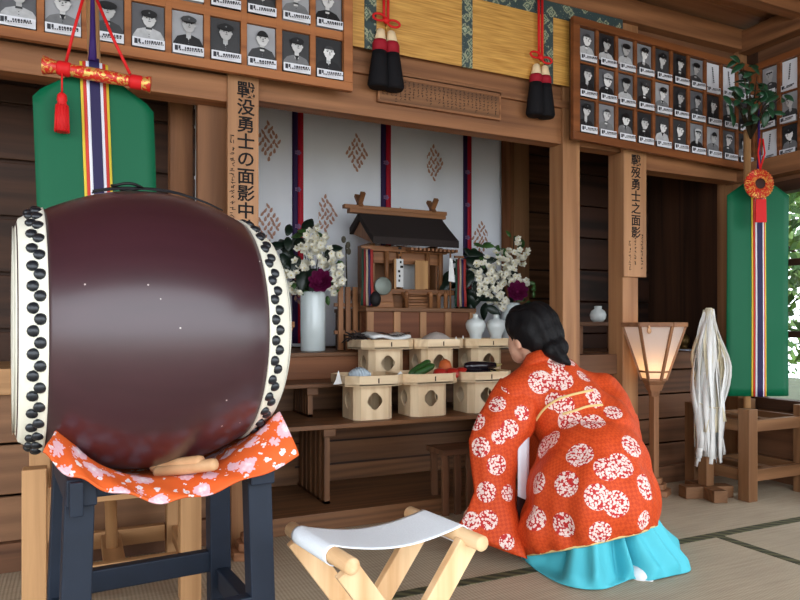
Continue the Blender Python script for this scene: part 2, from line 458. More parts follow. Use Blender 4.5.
b = MB(); b.ball((0,0,0), (.0105,.0105,.0075), 12, 8); tm = b.bm; tackme = bpy.data.meshes.new('tack'); tm.to_mesh(tackme); tackme.materials.append(TACK)
for p in tackme.polygons: p.use_smooth = True
for side in (0, 1):
    f = (lambda s: s) if side == 0 else (lambda s: DL-s)
    prof = [(.001, -.004), (.12, -.005), (.2, -.005), (RH-.012, -.004), (RH-.002, .001)]
    BW = .045 if side == 0 else .055
    ss = [.004, .012, .02, .03, .038, BW-.004, BW]
    pr = [(r, (h if side == 0 else DL-h)) for r, h in prof]+[(dr(f(s))+.0055, f(s)) for s in ss]+[(dr(f(BW+.001))-.002, f(BW+.001))]
    b = MB(); b.lathe(pr, axis=axis_at(0), seg=72)
    hd = b.build('drum_head', HIDE, drum, smooth=True)
    n = 37
    rows = ((BW-.022, 0), (BW-.0115, .5))
    for s0, ph in rows:
        for k in range(n):
            a = (k+ph)*2*PI/n
            if not (-R(100) < ((a+PI) % (2*PI))-PI < R(118)): continue
            s = f(s0); p = dp(s, a, extra=.0065); nrm = (p-axis_at(s)[0]).normalized()
            o = bpy.data.objects.new('tack', tackme); COL.objects.link(o); o.parent = hd
            q = nrm.to_track_quat('Z', 'X')
            mloc = wmat(drum).inverted() @ Matrix.LocRotScale(p, q, None)
            o.location = mloc.translation; o.rotation_euler = mloc.to_euler()
# carrying ring and wire on the top
b = MB()
ring_c = dp(.20, R(84), extra=.008)
b.tube([ring_c+du*(.03*math.cos(t))+dv*(.03*math.sin(t))+dz*.002*math.sin(3*t) for t in [2*PI*i/24 for i in range(25)]], .003, 6)
b.build('carrying_ring', plain('iron', (40,38,40), .45, .7), drum)
b = MB()
for j in range(3):
    b.tube([dp(.13+.26*i/14+.004*math.sin(i*2.1+j), R(78+3*j)+.03*math.sin(i*.8+j*2), extra=.004+.002*j) for i in range(15)], .0016, 5)
b.build('wire', plain('iron', (40,38,40), .45, .7), drum)

# stand
ST = plain('blue_black_paint', (28,35,47), .5, var=.18, bscale=14, bump=.12)
stand = thing('drum_stand', 'blue black painted wooden stand under the big drum', 'stand', (DC.x, DC.y, 0), DA)
def dpt(u, v, z): return Vector((DC.x, DC.y, 0))+du*u+dv*v+dz*z
LEG = {}
for lu in (-.142, .190):
    for lv in (-.145, .145):
        b = MB(); s = 1 if lv > 0 else -1
        b.bar(dpt(lu+(.012 if lu > 0 else -.02), lv+.02*s, 0), dpt(lu, lv, .575), .05, .044, up=dv)
        b.build('leg', ST, stand, bevel=.003)
for lu in (-.142, .190):
    b = MB(); b.bar(dpt(lu, -.19, .553), dpt(lu, .19, .553), .05, .05); b.build('cradle_beam', ST, stand, bevel=.003)
    b = MB(); b.bar(dpt(lu+(.01 if lu > 0 else -.016), -.15, .235), dpt(lu+(.01 if lu > 0 else -.016), .15, .235), .03, .05); b.build('side_rail', ST, stand, bevel=.003)
for lv in (-.16, .16):
    b = MB(); b.bar(dpt(-.15, lv, .275), dpt(.2, lv, .275), .03, .05); b.build('long_rail', ST, stand, bevel=.003)
b = MB(); b.bar(dpt(-.14, .145, .49), dpt(.18, .145, .49), .03, .045); b.build('top_rail', ST, stand, bevel=.003)
b = MB(); b.bar(dpt(-.152, -.200, .515), dpt(-.152, -.200, .575), .012, .022, up=du); b.build('peg', ST, stand, bevel=.002)

# printed cloth lying in the cradle under the drum
def cloth_mat():
    m, nt, b = nodes('orange_floral_cloth'); L = nt.links.new
    tc = N(nt, 'ShaderNodeTexCoord')
    wn = N(nt, 'ShaderNodeTexNoise', i_Scale=14.0); L(tc.outputs['Object'], wn.inputs[0])
    vm = N(nt, 'ShaderNodeMix', data_type='VECTOR'); vm.inputs[0].default_value = .03
    L(tc.outputs['Object'], vm.inputs[4]); L(wn.outputs['Color'], vm.inputs[5])
    v1 = N(nt, 'ShaderNodeTexVoronoi', i_Scale=24.0); L(vm.outputs[1], v1.inputs['Vector'])
    v2 = N(nt, 'ShaderNodeTexVoronoi', i_Scale=150.0); L(tc.outputs['Object'], v2.inputs['Vector'])
    v3 = N(nt, 'ShaderNodeTexVoronoi', i_Scale=46.0); L(vm.outputs[1], v3.inputs['Vector'])
    def flower(v, thr, cols, pos, lim, k):
        cl = N(nt, 'ShaderNodeValToRGB'); e = cl.color_ramp.elements
        e[0].position = 0; e[0].color = rgb(*cols[0]); e[1].position = pos[0]; e[1].color = rgb(*cols[1])
        e.new(pos[1]).color = rgb(*cols[2])
        al = N(nt, 'ShaderNodeMath', operation='LESS_THAN'); al.inputs[1].default_value = lim
        sub = N(nt, 'ShaderNodeMath', operation='MULTIPLY_ADD'); sub.inputs[1].default_value = k
        L(v2.outputs['Distance'], sub.inputs[0]); L(v.outputs['Distance'], sub.inputs[2]); L(sub.outputs[0], cl.inputs[0]); L(sub.outputs[0], al.inputs[0])
        sx = N(nt, 'ShaderNodeSeparateColor'); L(v.outputs['Color'], sx.inputs[0])
        sel = N(nt, 'ShaderNodeMath', operation='GREATER_THAN'); sel.inputs[1].default_value = thr; L(sx.outputs[0], sel.inputs[0])
        mm = N(nt, 'ShaderNodeMath', operation='MULTIPLY'); L(al.outputs[0], mm.inputs[0]); L(sel.outputs[0], mm.inputs[1])
        return cl.outputs[0], mm.outputs[0]
    c1, a1 = flower(v1, .22, ((110,50,80), (238,226,228), (226,176,184)), (.12, .40), .56, .26)
    c2, a2 = flower(v3, .15, ((222,200,120), (120,84,140), (232,214,214)), (.14, .32), .46, .35)
    lt = N(nt, 'ShaderNodeMix', data_type='RGBA'); lt.inputs[6].default_value = rgb(224,104,46); lt.inputs[7].default_value = rgb(212,84,38); L(wn.outputs['Fac'], lt.inputs[0])
    m2 = N(nt, 'ShaderNodeMix', data_type='RGBA'); L(a2, m2.inputs[0]); L(lt.outputs[2], m2.inputs[6]); L(c2, m2.inputs[7])
    m3 = N(nt, 'ShaderNodeMix', data_type='RGBA'); L(a1, m3.inputs[0]); L(m2.outputs[2], m3.inputs[6]); L(c1, m3.inputs[7])
    L(m3.outputs[2], b.inputs['Base Color']); b.inputs['Roughness'].default_value = .6; b.inputs['Specular IOR Level'].default_value = .2
    return m
def on_v(px, py, v): return at(px, py, plane=(dpt(0, v, 0), dv))
hem = [(43,452),(60,469),(82,480),(105,489),(135,497),(165,502),(195,497),(228,487),(262,474),(299,457)]
inn = [(57,427),(72,443),(88,458),(108,469),(135,477),(165,479),(195,474),(225,462),(252,441),(280,412)]
def smooth_line(pts, n):
    out = []
    for i in range(n):
        t = i/(n-1)*(len(pts)-1); k = min(int(t), len(pts)-2); f = t-k
        p0, p1, p2, p3 = [pts[max(0, min(len(pts)-1, j))] for j in (k-1, k, k+1, k+2)]
        out.append(tuple(.5*((2*b_)+(-a_+c_)*f+(2*a_-5*b_+4*c_-d_)*f*f+(-a_+3*b_-3*c_+d_)*f**3) for a_, b_, c_, d_ in zip(p0, p1, p2, p3)))
    return out
H = [on_v(px, py, -.215) for px, py in smooth_line(hem, 60)]
I = [on_v(px, py, -.15) for px, py in smooth_line(inn, 60)]
P = []
for k, w in enumerate([i/24 for i in range(25)]):
    row = []
    for i, (h, n_) in enumerate(zip(H, I)):
        if w <= .5:
            f = w/.5; p = h.lerp(n_, f)-dv*.010*math.sin(PI*f)
            p += dz*.004*math.sin(i*.55+k*.5)*(1-f)
        else:
            f = (w-.5)/.5
            s = (n_-DC).dot(du)
            p = n_+dv*(.30*f)
            tgt = DC.z-dr(min(max(s+DL/2, 0), DL))-.012
            if abs(s) > .15: tgt = max(tgt, .585)
            p.z = n_.z*(1-min(1, f*2.2))+min(tgt, n_.z)*min(1, f*2.2)
            r = math.hypot((p-DC).dot(dv), p.z-DC.z); rmin = dr(min(max(s+DL/2, 0), DL))+.009
            if abs(s) < DL/2+.002 and r < rmin:
                q = (p-DC); av = q.dot(dv)
                p.z = DC.z-math.sqrt(max(rmin**2-av*av, 1e-4))
        row.append(p)
    P.append(row)
b = MB(); b.grid(P)
cl = b.build('drum_cloth', cloth_mat(), None, solid=.004)
tag(cl, 'orange floral cloth slung under the drum over its stand', 'cloth')
# two drumsticks lying in the cloth
STICK = wood('drumstick_wood', (176,128,88), (216,172,128), 'x', .5)
for i, (a_, c_, lab) in enumerate((((152,467), (203,461), 'thick wooden drumstick nearer the drum, lying in the orange cloth'), ((155,472), (217,464), 'thick wooden drumstick lying in front of its twin on the orange cloth'))):
    p, q = on_v(*a_, -.075-.018*i), on_v(*c_, -.180-.026*i)
    b = MB(); L_ = (q-p).length; w = (q-p).normalized(); u = w.orthogonal().normalized()
    b.lathe([(.004,0),(.010,.003),(.0118,.01),(.0122,L_*.5),(.0122,L_-.01),(.0105,L_-.003),(.004,L_)], axis=(p, u, w.cross(u), w), seg=16)
    tag(b.build('drumstick', STICK, None, smooth=True), lab, 'drumstick', 'pair of drumsticks')

# ================================================================ folding stool
SZ = .40
def spt(px, py, z=SZ): return at(px, py, z=z)
a0, a1 = spt(291, 529), spt(353, 567)      # near rail: far end, near end
c0, c1 = spt(409, 513), spt(483, 544)
st = thing('folding_stool', 'folding camp stool with white canvas seat and pale round rails', 'stool', ((a0.x+c1.x)/2, (a0.y+c1.y)/2, 0))
PINE = lambda a: wood('stool_wood', (206,160,112), (238,204,160), a, .45)
def rail(p, q, r=.0165):
    b = MB(); w = (q-p).normalized(); u = w.orthogonal().normalized(); L_ = (q-p).length
    b.lathe([(r*.4,-.001),(r-.002,0),(r,.003),(r,L_-.003),(r-.002,L_),(r*.4,L_+.001)], axis=(p, u, w.cross(u), w), seg=24)
    return b
rail(a0, a1).build('seat_rail', PINE('y'), st); rail(c0, c1).build('seat_rail', PINE('y'), st)
wa = (a1-a0).normalized(); wc = (c1-c0).normalized(); La = (a1-a0).length; Lc = (c1-c0).length
acr = (c0-a0); acr.z = 0; acr = ((c0+c1)/2-(a0+a1)/2); acr.z = 0; acrn = acr.normalized()
def leg(p, q, w=.048, h=.022):
    b = MB(); b.bar(p, q, h, w, up=acrn); b.build('leg', PINE('z'), st, bevel=.002)
dn = Vector((0,0,-1))
span = acr.length
# legs cross: each rail's pair reaches the floor under the other side
for t, off in ((.10, 0), (.90, 0)):
    top = a0.lerp(a1, t)+dn*.012; leg(top, Vector((top.x, top.y, 0))+acrn*(span*.95)+dn*0)
for t in (.2, .8):
    top = c0.lerp(c1, t)+dn*.012; leg(top, Vector((top.x, top.y, 0))-acrn*(span*.95))
for p, q in ((a0, c0), (c0, a0)):
    sgn = 1 if p is a0 else -1
    e0 = (a0 if sgn > 0 else c0).lerp(a1 if sgn > 0 else c1, .15 if sgn > 0 else .22); e1 = (a0 if sgn > 0 else c0).lerp(a1 if sgn > 0 else c1, .85 if sgn > 0 else .78)
    k = acrn*(span*.95*.8)*sgn
    b = MB(); b.bar(Vector((e0.x, e0.y, .08))+k, Vector((e1.x, e1.y, .08))+k, .018, .03); b.build('stretcher', PINE('y'), st, bevel=.002)
# canvas: sleeve round each rail and a sagging seat between
CANV = plain('white_canvas', (236,242,248), .8, bump=.25, bscale=260, var=.03)
P = []
nl = 16
t0, t1 = .17, .74; q0, q1 = .20, .74
for j in range(nl+1):
    f = j/nl
    pa = a0.lerp(a1, t0+(t1-t0)*f); pc = c0.lerp(c1, q0+(q1-q0)*f)
    ru = dz; ro = -acrn; row = []
    for k in range(13):      # round the near rail from underneath, outside, over the top
        an = R(-100+k*190/12); row.append(pa+(ro*math.cos(an)+ru*math.sin(an))*.0195)
    for k in range(1, 14):
        g = k/14; p = pa.lerp(pc, g)+dz*(.018-.022*math.sin(PI*g)); row.append(p)
    for k in range(13):
        an = R(90-k*190/12); row.append(pc+(acrn*math.cos(an)+ru*math.sin(an))*.0195)
    P.append(row)
b = MB(); b.grid(P); cv = b.build('canvas_seat', CANV, st, solid=.0022)

# ================================================================ banner tables, poles and silks
def banner_table(x0, x1, y0, y1, lean, label, WT):
    cx, cy = (x0+x1)/2, (y0+y1)/2
    t = thing('banner_stand', label, 'stand', (cx, cy, 0))
    for lx in (x0, x1):
        for ly in (y0, y1):
            b = MB(); b.box(lx-.031, lx+.031, ly-.031, ly+.031, 0, .445); b.build('leg', WT('z'), t, bevel=.003)
    for ly in (y0, y1):
        for z in (.12, .36):
            b = MB(); b.box(x0+.036, x1-.036, ly-.016, ly+.016, z-.028, z+.028); b.build('rail', WT('x'), t, bevel=.002)
    for lx in (x0, x1):
        for z in (.12, .36):
            b = MB(); b.box(lx-.016, lx+.016, y0+.036, y1-.036, z-.028, z+.028); b.build('rail', WT('y'), t, bevel=.002)
    for z in (.12, .36):
        b = MB(); b.box(cx-.03, cx+.03, y0+.016, y1-.016, z-.02, z+.02); b.build('cross_bar', WT('y'), t, bevel=.002)
    b = MB(); b.tube([(cx, cy, .08), (cx+lean[0], cy+lean[1], lean[2])], .018, 16); b.build('pole', W_LIGHT('z'), t)
    return t
pl_top = at(86, -20, d=2.06)
lt = banner_table(-.105, .32, 2.19, 2.53, (pl_top.x-.0925, pl_top.y-2.36, pl_top.z), 'pale wooden four-legged stand behind the drum, carrying a green banner pole', W_LIGHT)
rt = banner_table(2.935, 3.345, 2.245, 2.565, (.0, .0, 1.86), 'brown wooden four-legged stand beside the window, carrying a green banner pole', W_TABLE)
GREEN = plain('green_silk', (2,90,58), .5, bump=.04, bscale=12)
SILK = [plain('yellow_silk', (216,190,60), .5), plain('red_silk', (196,56,44), .5), plain('white_silk', (226,224,232), .5), plain('navy_silk', (38,30,72), .5)]
def banner(top, bottom_z, width, ang, label, tilt=0.0):
    """five layered silks, widest behind, hung from the pole's tip"""
    u = Vector((math.cos(ang), math.sin(ang), 0)); n = Vector((math.sin(ang), -math.cos(ang), 0))
    t = thing('silk_banner', label, 'banner', (top.x, top.y, bottom_z), 0, 'five-colour silk banners')
    H_ = top.z-bottom_z
    def P_(x, z, off, wav=1):
        w = .008*math.sin(x*16+z*2.2)*wav*min(1, (top.z-z)*2)
        return Vector((top.x, top.y, z))+u*x+n*(off+w)+u*tilt*(top.z-z)
    def strip(name, half, z0, z1, off, m, th=.0035, sh=0):
        b = MB(); nz = 26; rows = []
        for i in range(nz+1):
            z = z1+(z0-z1)*i/nz; hh = half
            if sh and top.z-z < sh[1]: hh = sh[0]+(half-sh[0])*max(0, top.z-z)/sh[1]
            rows.append([P_(-hh+2*hh*j/10, z, off, 1 if half > .04 else .6) for j in range(11)])
        b.grid(rows); o = b.build(name, m, t, solid=th); return o
    w = width/2
    strip('green_silk', w, bottom_z, top.z-.005, .020, GREEN, .004, (.03, w*.55))
    strip('yellow_silk', w*.235, bottom_z, top.z+.02, .026, SILK[0], .003)
    strip('red_silk', w*.19, bottom_z, top.z+.02, .030, SILK[1], .003)
    strip('white_silk', w*.135, bottom_z, top.z+.02, .034, SILK[2], .003)
    strip('navy_silk', w*.085, bottom_z, top.z+.03, .038, SILK[3], .003)
    # knot and cord at the pole tip
    b = MB(); b.tube([P_(-.004, top.z+.02, .038), P_(.0, top.z+.1, .03), P_(.003, top.z+.2, .022), P_(0, top.z+.35, .022)], [.012,.008,.006,.005], 8); b.build('hanging_cord', plain('purple_cord', (52,30,92), .6), t)
    return t, u, n
# near the drum: leans a little with its pole
pb = at(89, 60, d=2.02)
bn1, u1, n1 = banner(Vector((pb.x+.012, pb.y-.03, pb.z-.047)), .98, .322, R(1), 'green silk banner rising behind the maroon drum', .035)
pr_ = at(757, 133, d=3.50)
bn2, u2, n2 = banner(Vector((3.165, 2.375, 1.605)), .485, .322, R(-24), 'green silk banner hanging beside the window', .0)
# brocade sword bag across the first banner
BROC = None
def brocade(name, base, gold, scale=60):
    m, nt, b = nodes(name); L = nt.links.new
    tc = N(nt, 'ShaderNodeTexCoord'); v = N(nt, 'ShaderNodeTexNoise', i_Scale=scale, i_Detail=3.0, i_Distortion=1.5); L(tc.outputs['Object'], v.inputs[0])
    cr = N(nt, 'ShaderNodeValToRGB'); cr.color_ramp.elements[0].position = .5; cr.color_ramp.elements[1].position = .57
    L(v.outputs['Fac'], cr.inputs[0])
    mx = N(nt, 'ShaderNodeMix', data_type='RGBA'); mx.inputs[6].default_value = rgb(*base); mx.inputs[7].default_value = rgb(*gold)
    L(cr.outputs[0], mx.inputs[0]); L(mx.outputs[2], b.inputs['Base Color'])
    mt = N(nt, 'ShaderNodeMath', operation='MULTIPLY'); mt.inputs[1].default_value = .6; L(cr.outputs[0], mt.inputs[0]); L(mt.outputs[0], b.inputs['Metallic'])
    b.inputs['Roughness'].default_value = .4
    return m
RB = brocade('red_gold_brocade', (196,36,22), (226,178,96))
REDC = plain('red_cord', (204,30,32), .55)
dd = 1.95
s0, s1 = at(43, 65, d=dd-.05), at(151, 85, d=dd+.03)
sw = thing('sword_bag', 'red and gold brocade bag slung across the green banner by red cords', 'ornament', (s0+s1)/2-Vector((0,0,.05)))
w = (s1-s0).normalized(); u = w.cross(dz).normalized(); v = u.cross(w); L_ = (s1-s0).length
b = MB(); b.lathe([(.004,0),(.026,.001),(.021,.02),(.014,.05),(.017,.07),(.019,L_*.5),(.017,L_-.07),(.014,L_-.05),(.020,L_-.02),(.024,L_-.001),(.004,L_)], axis=(s0, u, v, w), seg=16)
b.build('bag', RB, sw, smooth=True)
for f in (.19, .86):
    b = MB(); p = s0.lerp(s1, f); b.lathe([(.018,-.018),(.0205,-.012),(.0205,.012),(.018,.018)], axis=(p, u, v, w), seg=16); b.build('red_band', REDC, sw)
for pts in (((66,62),(74,30),(84,-5)), ((130,74),(112,36),(97,0))):
    b = MB(); b.tube([at(x, y, d=dd-.02) for x, y in pts], .0045, 6); b.build('cord', REDC, sw)
def tassel(parent, top, ln, r, m, mname='tassel'):
    b = MB(); b.lathe([(r*.4,0),(r*.75,-.006),(r*.85,-.02),(r*.7,-.026),(r,-.04),(r*1.08,-ln+.004),(r*.9,-ln)], c=top, seg=14)
    for k in range(14):
        a = 2*PI*k/14; b.tube([top+Vector((math.cos(a)*r*.95, math.sin(a)*r*.95, -.035)), top+Vector((math.cos(a)*r*1.12, math.sin(a)*r*1.12, -ln))], r*.13, 5)
    return b.build(mname, m, parent)
tp = at(62, 93, d=dd-.04)
b = MB(); b.tube([at(62, 72, d=dd-.045), tp], .003, 6); b.build('cord', REDC, sw)
tassel(sw, tp, .11, .016, REDC)
# round red and gold rosette on the second banner
rc = at(759, 184, d=3.38)
ros = thing('rosette', 'round red and gold pleated rosette with red tassel on the green banner', 'ornament', rc)
fwd = Vector((n2.x, n2.y, 0)); uu = u2
b = MB(); rings = []
for rr, h in ((.026,.012),(.034,.016),(.055,.010),(.072,.004),(.075,-.004),(.04,-.006)):
    rings.append([rc+(uu*math.cos(2*PI*k/64)+dz*math.sin(2*PI*k/64))*rr*(1+(.02 if k % 2 else -.02))+fwd*(h+(.004 if k % 2 else 0)) for k in range(64)])
b.loft(rings); b.build('pleated_rim', RB, ros, smooth=False)
b = MB(); b.lathe([(.001,.014),(.024,.014),(.029,.010),(.029,.0)], axis=(rc, uu, dz, fwd), seg=32); b.build('mirror', plain('dark_bronze', (52,26,20), .6, 0), ros)
b = MB()
q0 = rc+fwd*.012+dz*(-.078)
b.prism([q0+uu*-.026, q0+uu*.026, q0+uu*.028-dz*.115, q0-uu*.028-dz*.115], fwd*.008); b.build('tassel', REDC, ros, bevel=.002)
b = MB(); b.tube([rc+fwd*.01+dz*.07, rc+fwd*.014+dz*.15-uu*.012, rc+dz*.22+fwd*.02-uu*.005], .0045, 6); b.build('cord', REDC, ros)
b = MB(); b.tube([rc+fwd*.01+dz*.07, rc+fwd*.016+dz*.15+uu*.02, rc+dz*.22+fwd*.02+uu*.008], .0045, 6); b.build('cord', REDC, ros)
# ================================================================ the kneeling person
def remesh(mb, voxel, smooth=4, fac=.5):
    """one continuous skin over overlapping forms"""
    me = bpy.data.meshes.new('r'); mb.bm.to_mesh(me); mb.bm.free()
    o = bpy.data.objects.new('r', me); COL.objects.link(o)
    md = o.modifiers.new('r', 'REMESH'); md.mode = 'VOXEL'; md.voxel_size = voxel
    ms = o.modifiers.new('s', 'SMOOTH'); ms.iterations = smooth; ms.factor = fac
    dg = bpy.context.evaluated_depsgraph_get(); dg.update()
    m2 = bpy.data.meshes.new_from_object(o.evaluated_get(dg))
    bpy.data.objects.remove(o); bpy.data.meshes.remove(me)
    r = MB(); r.bm.from_mesh(m2); bpy.data.meshes.remove(m2)
    for f in r.bm.faces: f.smooth = True; f.material_index = 0
    return r
def caps(b, p, q, r0, r1, n=10, flat=None):
    """a tapering limb from p to q"""
    p = Vector(p); q = Vector(q)
    b.ball(p, r0, 16, 10); b.ball(q, r1, 16, 10)
    w = (q-p).normalized(); u = w.orthogonal().normalized()
    b.lathe([(r0+(r1-r0)*i/n, (q-p).length*i/n) for i in range(n+1)], axis=(p, u, w.cross(u), w), seg=18)
hip = at(600, 478, d=2.46)
PX, PY = hip.x, hip.y
person = thing('person', 'person in an orange kimono kneeling and bowing towards the altar', 'person', (PX, PY, 0))
V = Vector
head = at(531, 334, d=2.72)
neck = at(540, 366, d=2.66)
shl = at(506, 390, d=2.60); shr = at(600, 392, d=2.74)
chest = at(552, 410, d=2.64); waist = at(580, 432, d=2.56)
print('PERSON', hip, head, neck, shl, shr)
SKIN = plain('skin', (222,172,146), .5, var=.03)
fw = (head-hip); fw.z = 0; fw.normalize(); rt_ = V((fw.y, -fw.x, 0))
# --- body: one skin from head to toes
b = MB()
def hp(f, r, u): return head+fw*f+rt_*r+dz*u
b.ball(hp(0,0,0), (.074,.094,.105), 20, 14); b.ball(hp(.045,0,-.045), (.058,.06,.07), 16, 12)
b.ball(hp(.06,0,-.085), .036, 12, 8); b.ball(hp(.098,0,-.02), (.014,.02,.022), 10, 8)    # chin, nose
for s in (-1, 1):
    b.ball(hp(-.004, .076*s, -.03), (.012,.02,.032), 12, 8)      # ears
    b.ball(hp(.085, .03*s, 0), .013, 10, 8)
b.ball(hp(.092,0,-.06), (.02,.014,.01), 10, 8)
caps(b, hp(-.02,0,-.06), neck, .05, .056)
caps(b, neck, chest, .06, .085); caps(b, chest, waist, .09, .09); caps(b, waist, hip, .09, .12)
hands = []
for s, sh in ((-1, shl), (1, shr)):
    sh = sh-rt_*(.04*s)-dz*.02; el = sh+fw*.08+rt_*(.0*s); el.z = .36
    wr = el+fw*.15-rt_*(.12*s); wr.z = .13
    caps(b, sh, el, .05, .04); caps(b, el, wr, .039, .026)
    hn = wr+fw*.07; hn.z = .045
    caps(b, wr, hn, .026, .03)
    for k, ln in enumerate((.066,.076,.07,.056)):
        r0 = hn+rt_*((k-1.5)*.018)+fw*.01; m1 = r0+fw*ln*.55+V((0,0,.008)); m2 = r0+fw*ln; m2.z = .016
        caps(b, r0, m1, .0095, .009, 4); caps(b, m1, m2, .009, .008, 4)
    th0 = wr+fw*.03-rt_*(.02*s); th1 = th0+fw*.035-rt_*(.028*s); th1.z = .03
    caps(b, th0, th1, .012, .0095, 4); th2 = th1+fw*.026; th2.z = .018; caps(b, th1, th2, .0095, .008, 4)
    kn = hip+fw*.30+rt_*(.11*s); kn.z = .085; hj = hip+rt_*(.09*s)+V((0,0,-.06))
    an = hip+fw*.02+rt_*(.07*s); an.z = .06
    caps(b, hj, kn, .09, .065); caps(b, kn, an, .06, .045); caps(b, an, an-fw*.06+V((0,0,-.03)), .042, .022)
body_p = remesh(b, .0065, 3).build('body', SKIN, person, recalc=False)
# --- hair gathered at the nape
HAIR = plain('black_hair', (14,12,14), .6, bump=.5, bscale=120)
b = MB()
b.ball(hp(-.022,0,.022), (.094,.104,.108), 20, 14); b.ball(hp(-.065,0,-.01), (.082,.075,.09), 16, 12)
b.ball(hp(-.085,.008,-.035), (.055,.048,.055), 14, 10); b.ball(hp(.028,0,.062), (.082,.07,.058), 16, 12)
for s in (-1, 1): b.ball(hp(.03, .062*s, .035), (.03,.05,.055), 12, 8)
tail = [hp(-.12,.01,-.05), at(552, 350, d=2.60), at(561, 357, d=2.58), at(568, 363, d=2.56)]
for p, q, r0, r1 in ((tail[0], tail[1], .045, .034), (tail[1], tail[2], .036, .024), (tail[2], tail[3], .026, .012)): caps(b, p, q, r0, r1)
hb = remesh(b, .007, 3)
for v in hb.bm.verts:
    c = v.co-head
    v.co += c.normalized()*.004*math.sin(60*math.atan2(c.dot(rt_), c.z+.3)+8*c.dot(fw))
# face opening: pull the front back so the cheek, ear and brow show
hair = hb.build('hair', HAIR, person, recalc=False)

# --- kimono with roundels
med_px = [(513,356,.9),(449,0,0)]
roundels = []
def kimono_mat(name, cents, rad):
    m, nt, b_ = nodes(name); L = nt.links.new
    tc = N(nt, 'ShaderNodeTexCoord')
    cur = None
    for c in cents:
        d = N(nt, 'ShaderNodeVectorMath', operation='DISTANCE'); d.inputs[1].default_value = c[:3]; L(tc.outputs['Object'], d.inputs[0])
        sc = N(nt, 'ShaderNodeMath', operation='DIVIDE'); sc.inputs[1].default_value = c[3]; L(d.outputs['Value'], sc.inputs[0])
        if cur is None: cur = sc.outputs[0]
        else:
            mn = N(nt, 'ShaderNodeMath', operation='MINIMUM'); L(cur, mn.inputs[0]); L(sc.outputs[0], mn.inputs[1]); cur = mn.outputs[0]
    ins = N(nt, 'ShaderNodeMath', operation='LESS_THAN'); ins.inputs[1].default_value = 1.0; L(cur, ins.inputs[0])
    v = N(nt, 'ShaderNodeTexVoronoi', i_Scale=120.0, feature='SMOOTH_F1'); v.inputs['Smoothness'].default_value = .1; L(tc.outputs['Object'], v.inputs['Vector'])
    cr = N(nt, 'ShaderNodeValToRGB'); e = cr.color_ramp.elements
    e[0].position = .10; e[0].color = rgb(196,60,62); e[1].position = .18; e[1].color = rgb(238,220,210)
    e.new(.50).color = rgb(236,210,202); e.new(.60).color = rgb(190,44,42); cr.color_ramp.interpolation = 'LINEAR'
    L(v.outputs['Distance'], cr.inputs[0])
    # ground: orange with a woven lattice
    mp = N(nt, 'ShaderNodeMapping'); mp.inputs['Rotation'].default_value = (R(40), R(40), R(35)); mp.inputs['Scale'].default_value = (95,95,95); L(tc.outputs['Object'], mp.inputs[0])
    ck = N(nt, 'ShaderNodeTexChecker', i_Scale=1.0); ck.inputs[1].default_value = rgb(208,78,34); ck.inputs[2].default_value = rgb(194,66,28); L(mp.outputs[0], ck.inputs[0])
    mx = N(nt, 'ShaderNodeMix', data_type='RGBA'); L(ins.outputs[0], mx.inputs[0]); L(ck.outputs[0], mx.inputs[6]); L(cr.outputs[0], mx.inputs[7])
    L(mx.outputs[2], b_.inputs['Base Color']); b_.inputs['Roughness'].default_value = .6; b_.inputs['Specular IOR Level'].default_value = .2
    bp = N(nt, 'ShaderNodeBump', i_Strength=.12, i_Distance=.002); L(ck.outputs[1], bp.inputs['Height']); L(bp.outputs[0], b_.inputs['Normal'])
    return m
b = MB()
seat = at(591, 498, d=2.44)
b.ball(seat, (.225,.23,.22), 24, 16)
b.ball(at(592, 462, d=2.50), (.19,.21,.17), 24, 16)
b.ball(at(588, 532, d=2.36)+V((0,.1,-.01)), (.185,.2,.13), 24, 16)
b.ball(at(606, 524, d=2.42)+V((0,.05,0)), (.18,.2,.13), 24, 16)
fr = hip+fw*.2+rt_*.05; fr.z = .14
b.ball(fr, (.20,.22,.15), 20, 14)
caps(b, at(597, 440, d=2.56), at(566, 412, d=2.64), .158, .155)
caps(b, at(566, 412, d=2.64), at(552, 392, d=2.68), .155, .145)
caps(b, at(513, 396, d=2.60), at(545, 388, d=2.66), .080, .12)
caps(b, at(545, 388, d=2.68), at(596, 398, d=2.74), .12, .095)
caps(b, at(541, 374, d=2.68), at(550, 388, d=2.68), .074, .115)
caps(b, at(608, 425, d=2.66), at(600, 396, d=2.72), .115, .092)
kb = remesh(b, .011, 6, .6)
dirs = V((.55, .1, .83)).normalized()
for v in kb.bm.verts:
    p = v.co
    n = v.normal
    if p.z < .5:
        a = math.atan2(p.x-PX, p.y-PY)
        w = max(0, (.5-p.z)/.5)
        v.co = p+n*(.015*math.sin(a*8+4*p.z+1.5*noise.noise(p*4))+.006*math.sin(a*19+noise.noise(p*5)*3))*w
    else:
        v.co = p+n*(.010*noise.noise(V((p.x*9, p.y*9, p.z*3)))+.007*math.sin(28*(p.x*.5-p.z*.9)+3*noise.noise(p*5))*max(0, min(1, (.72-p.z)*6)))
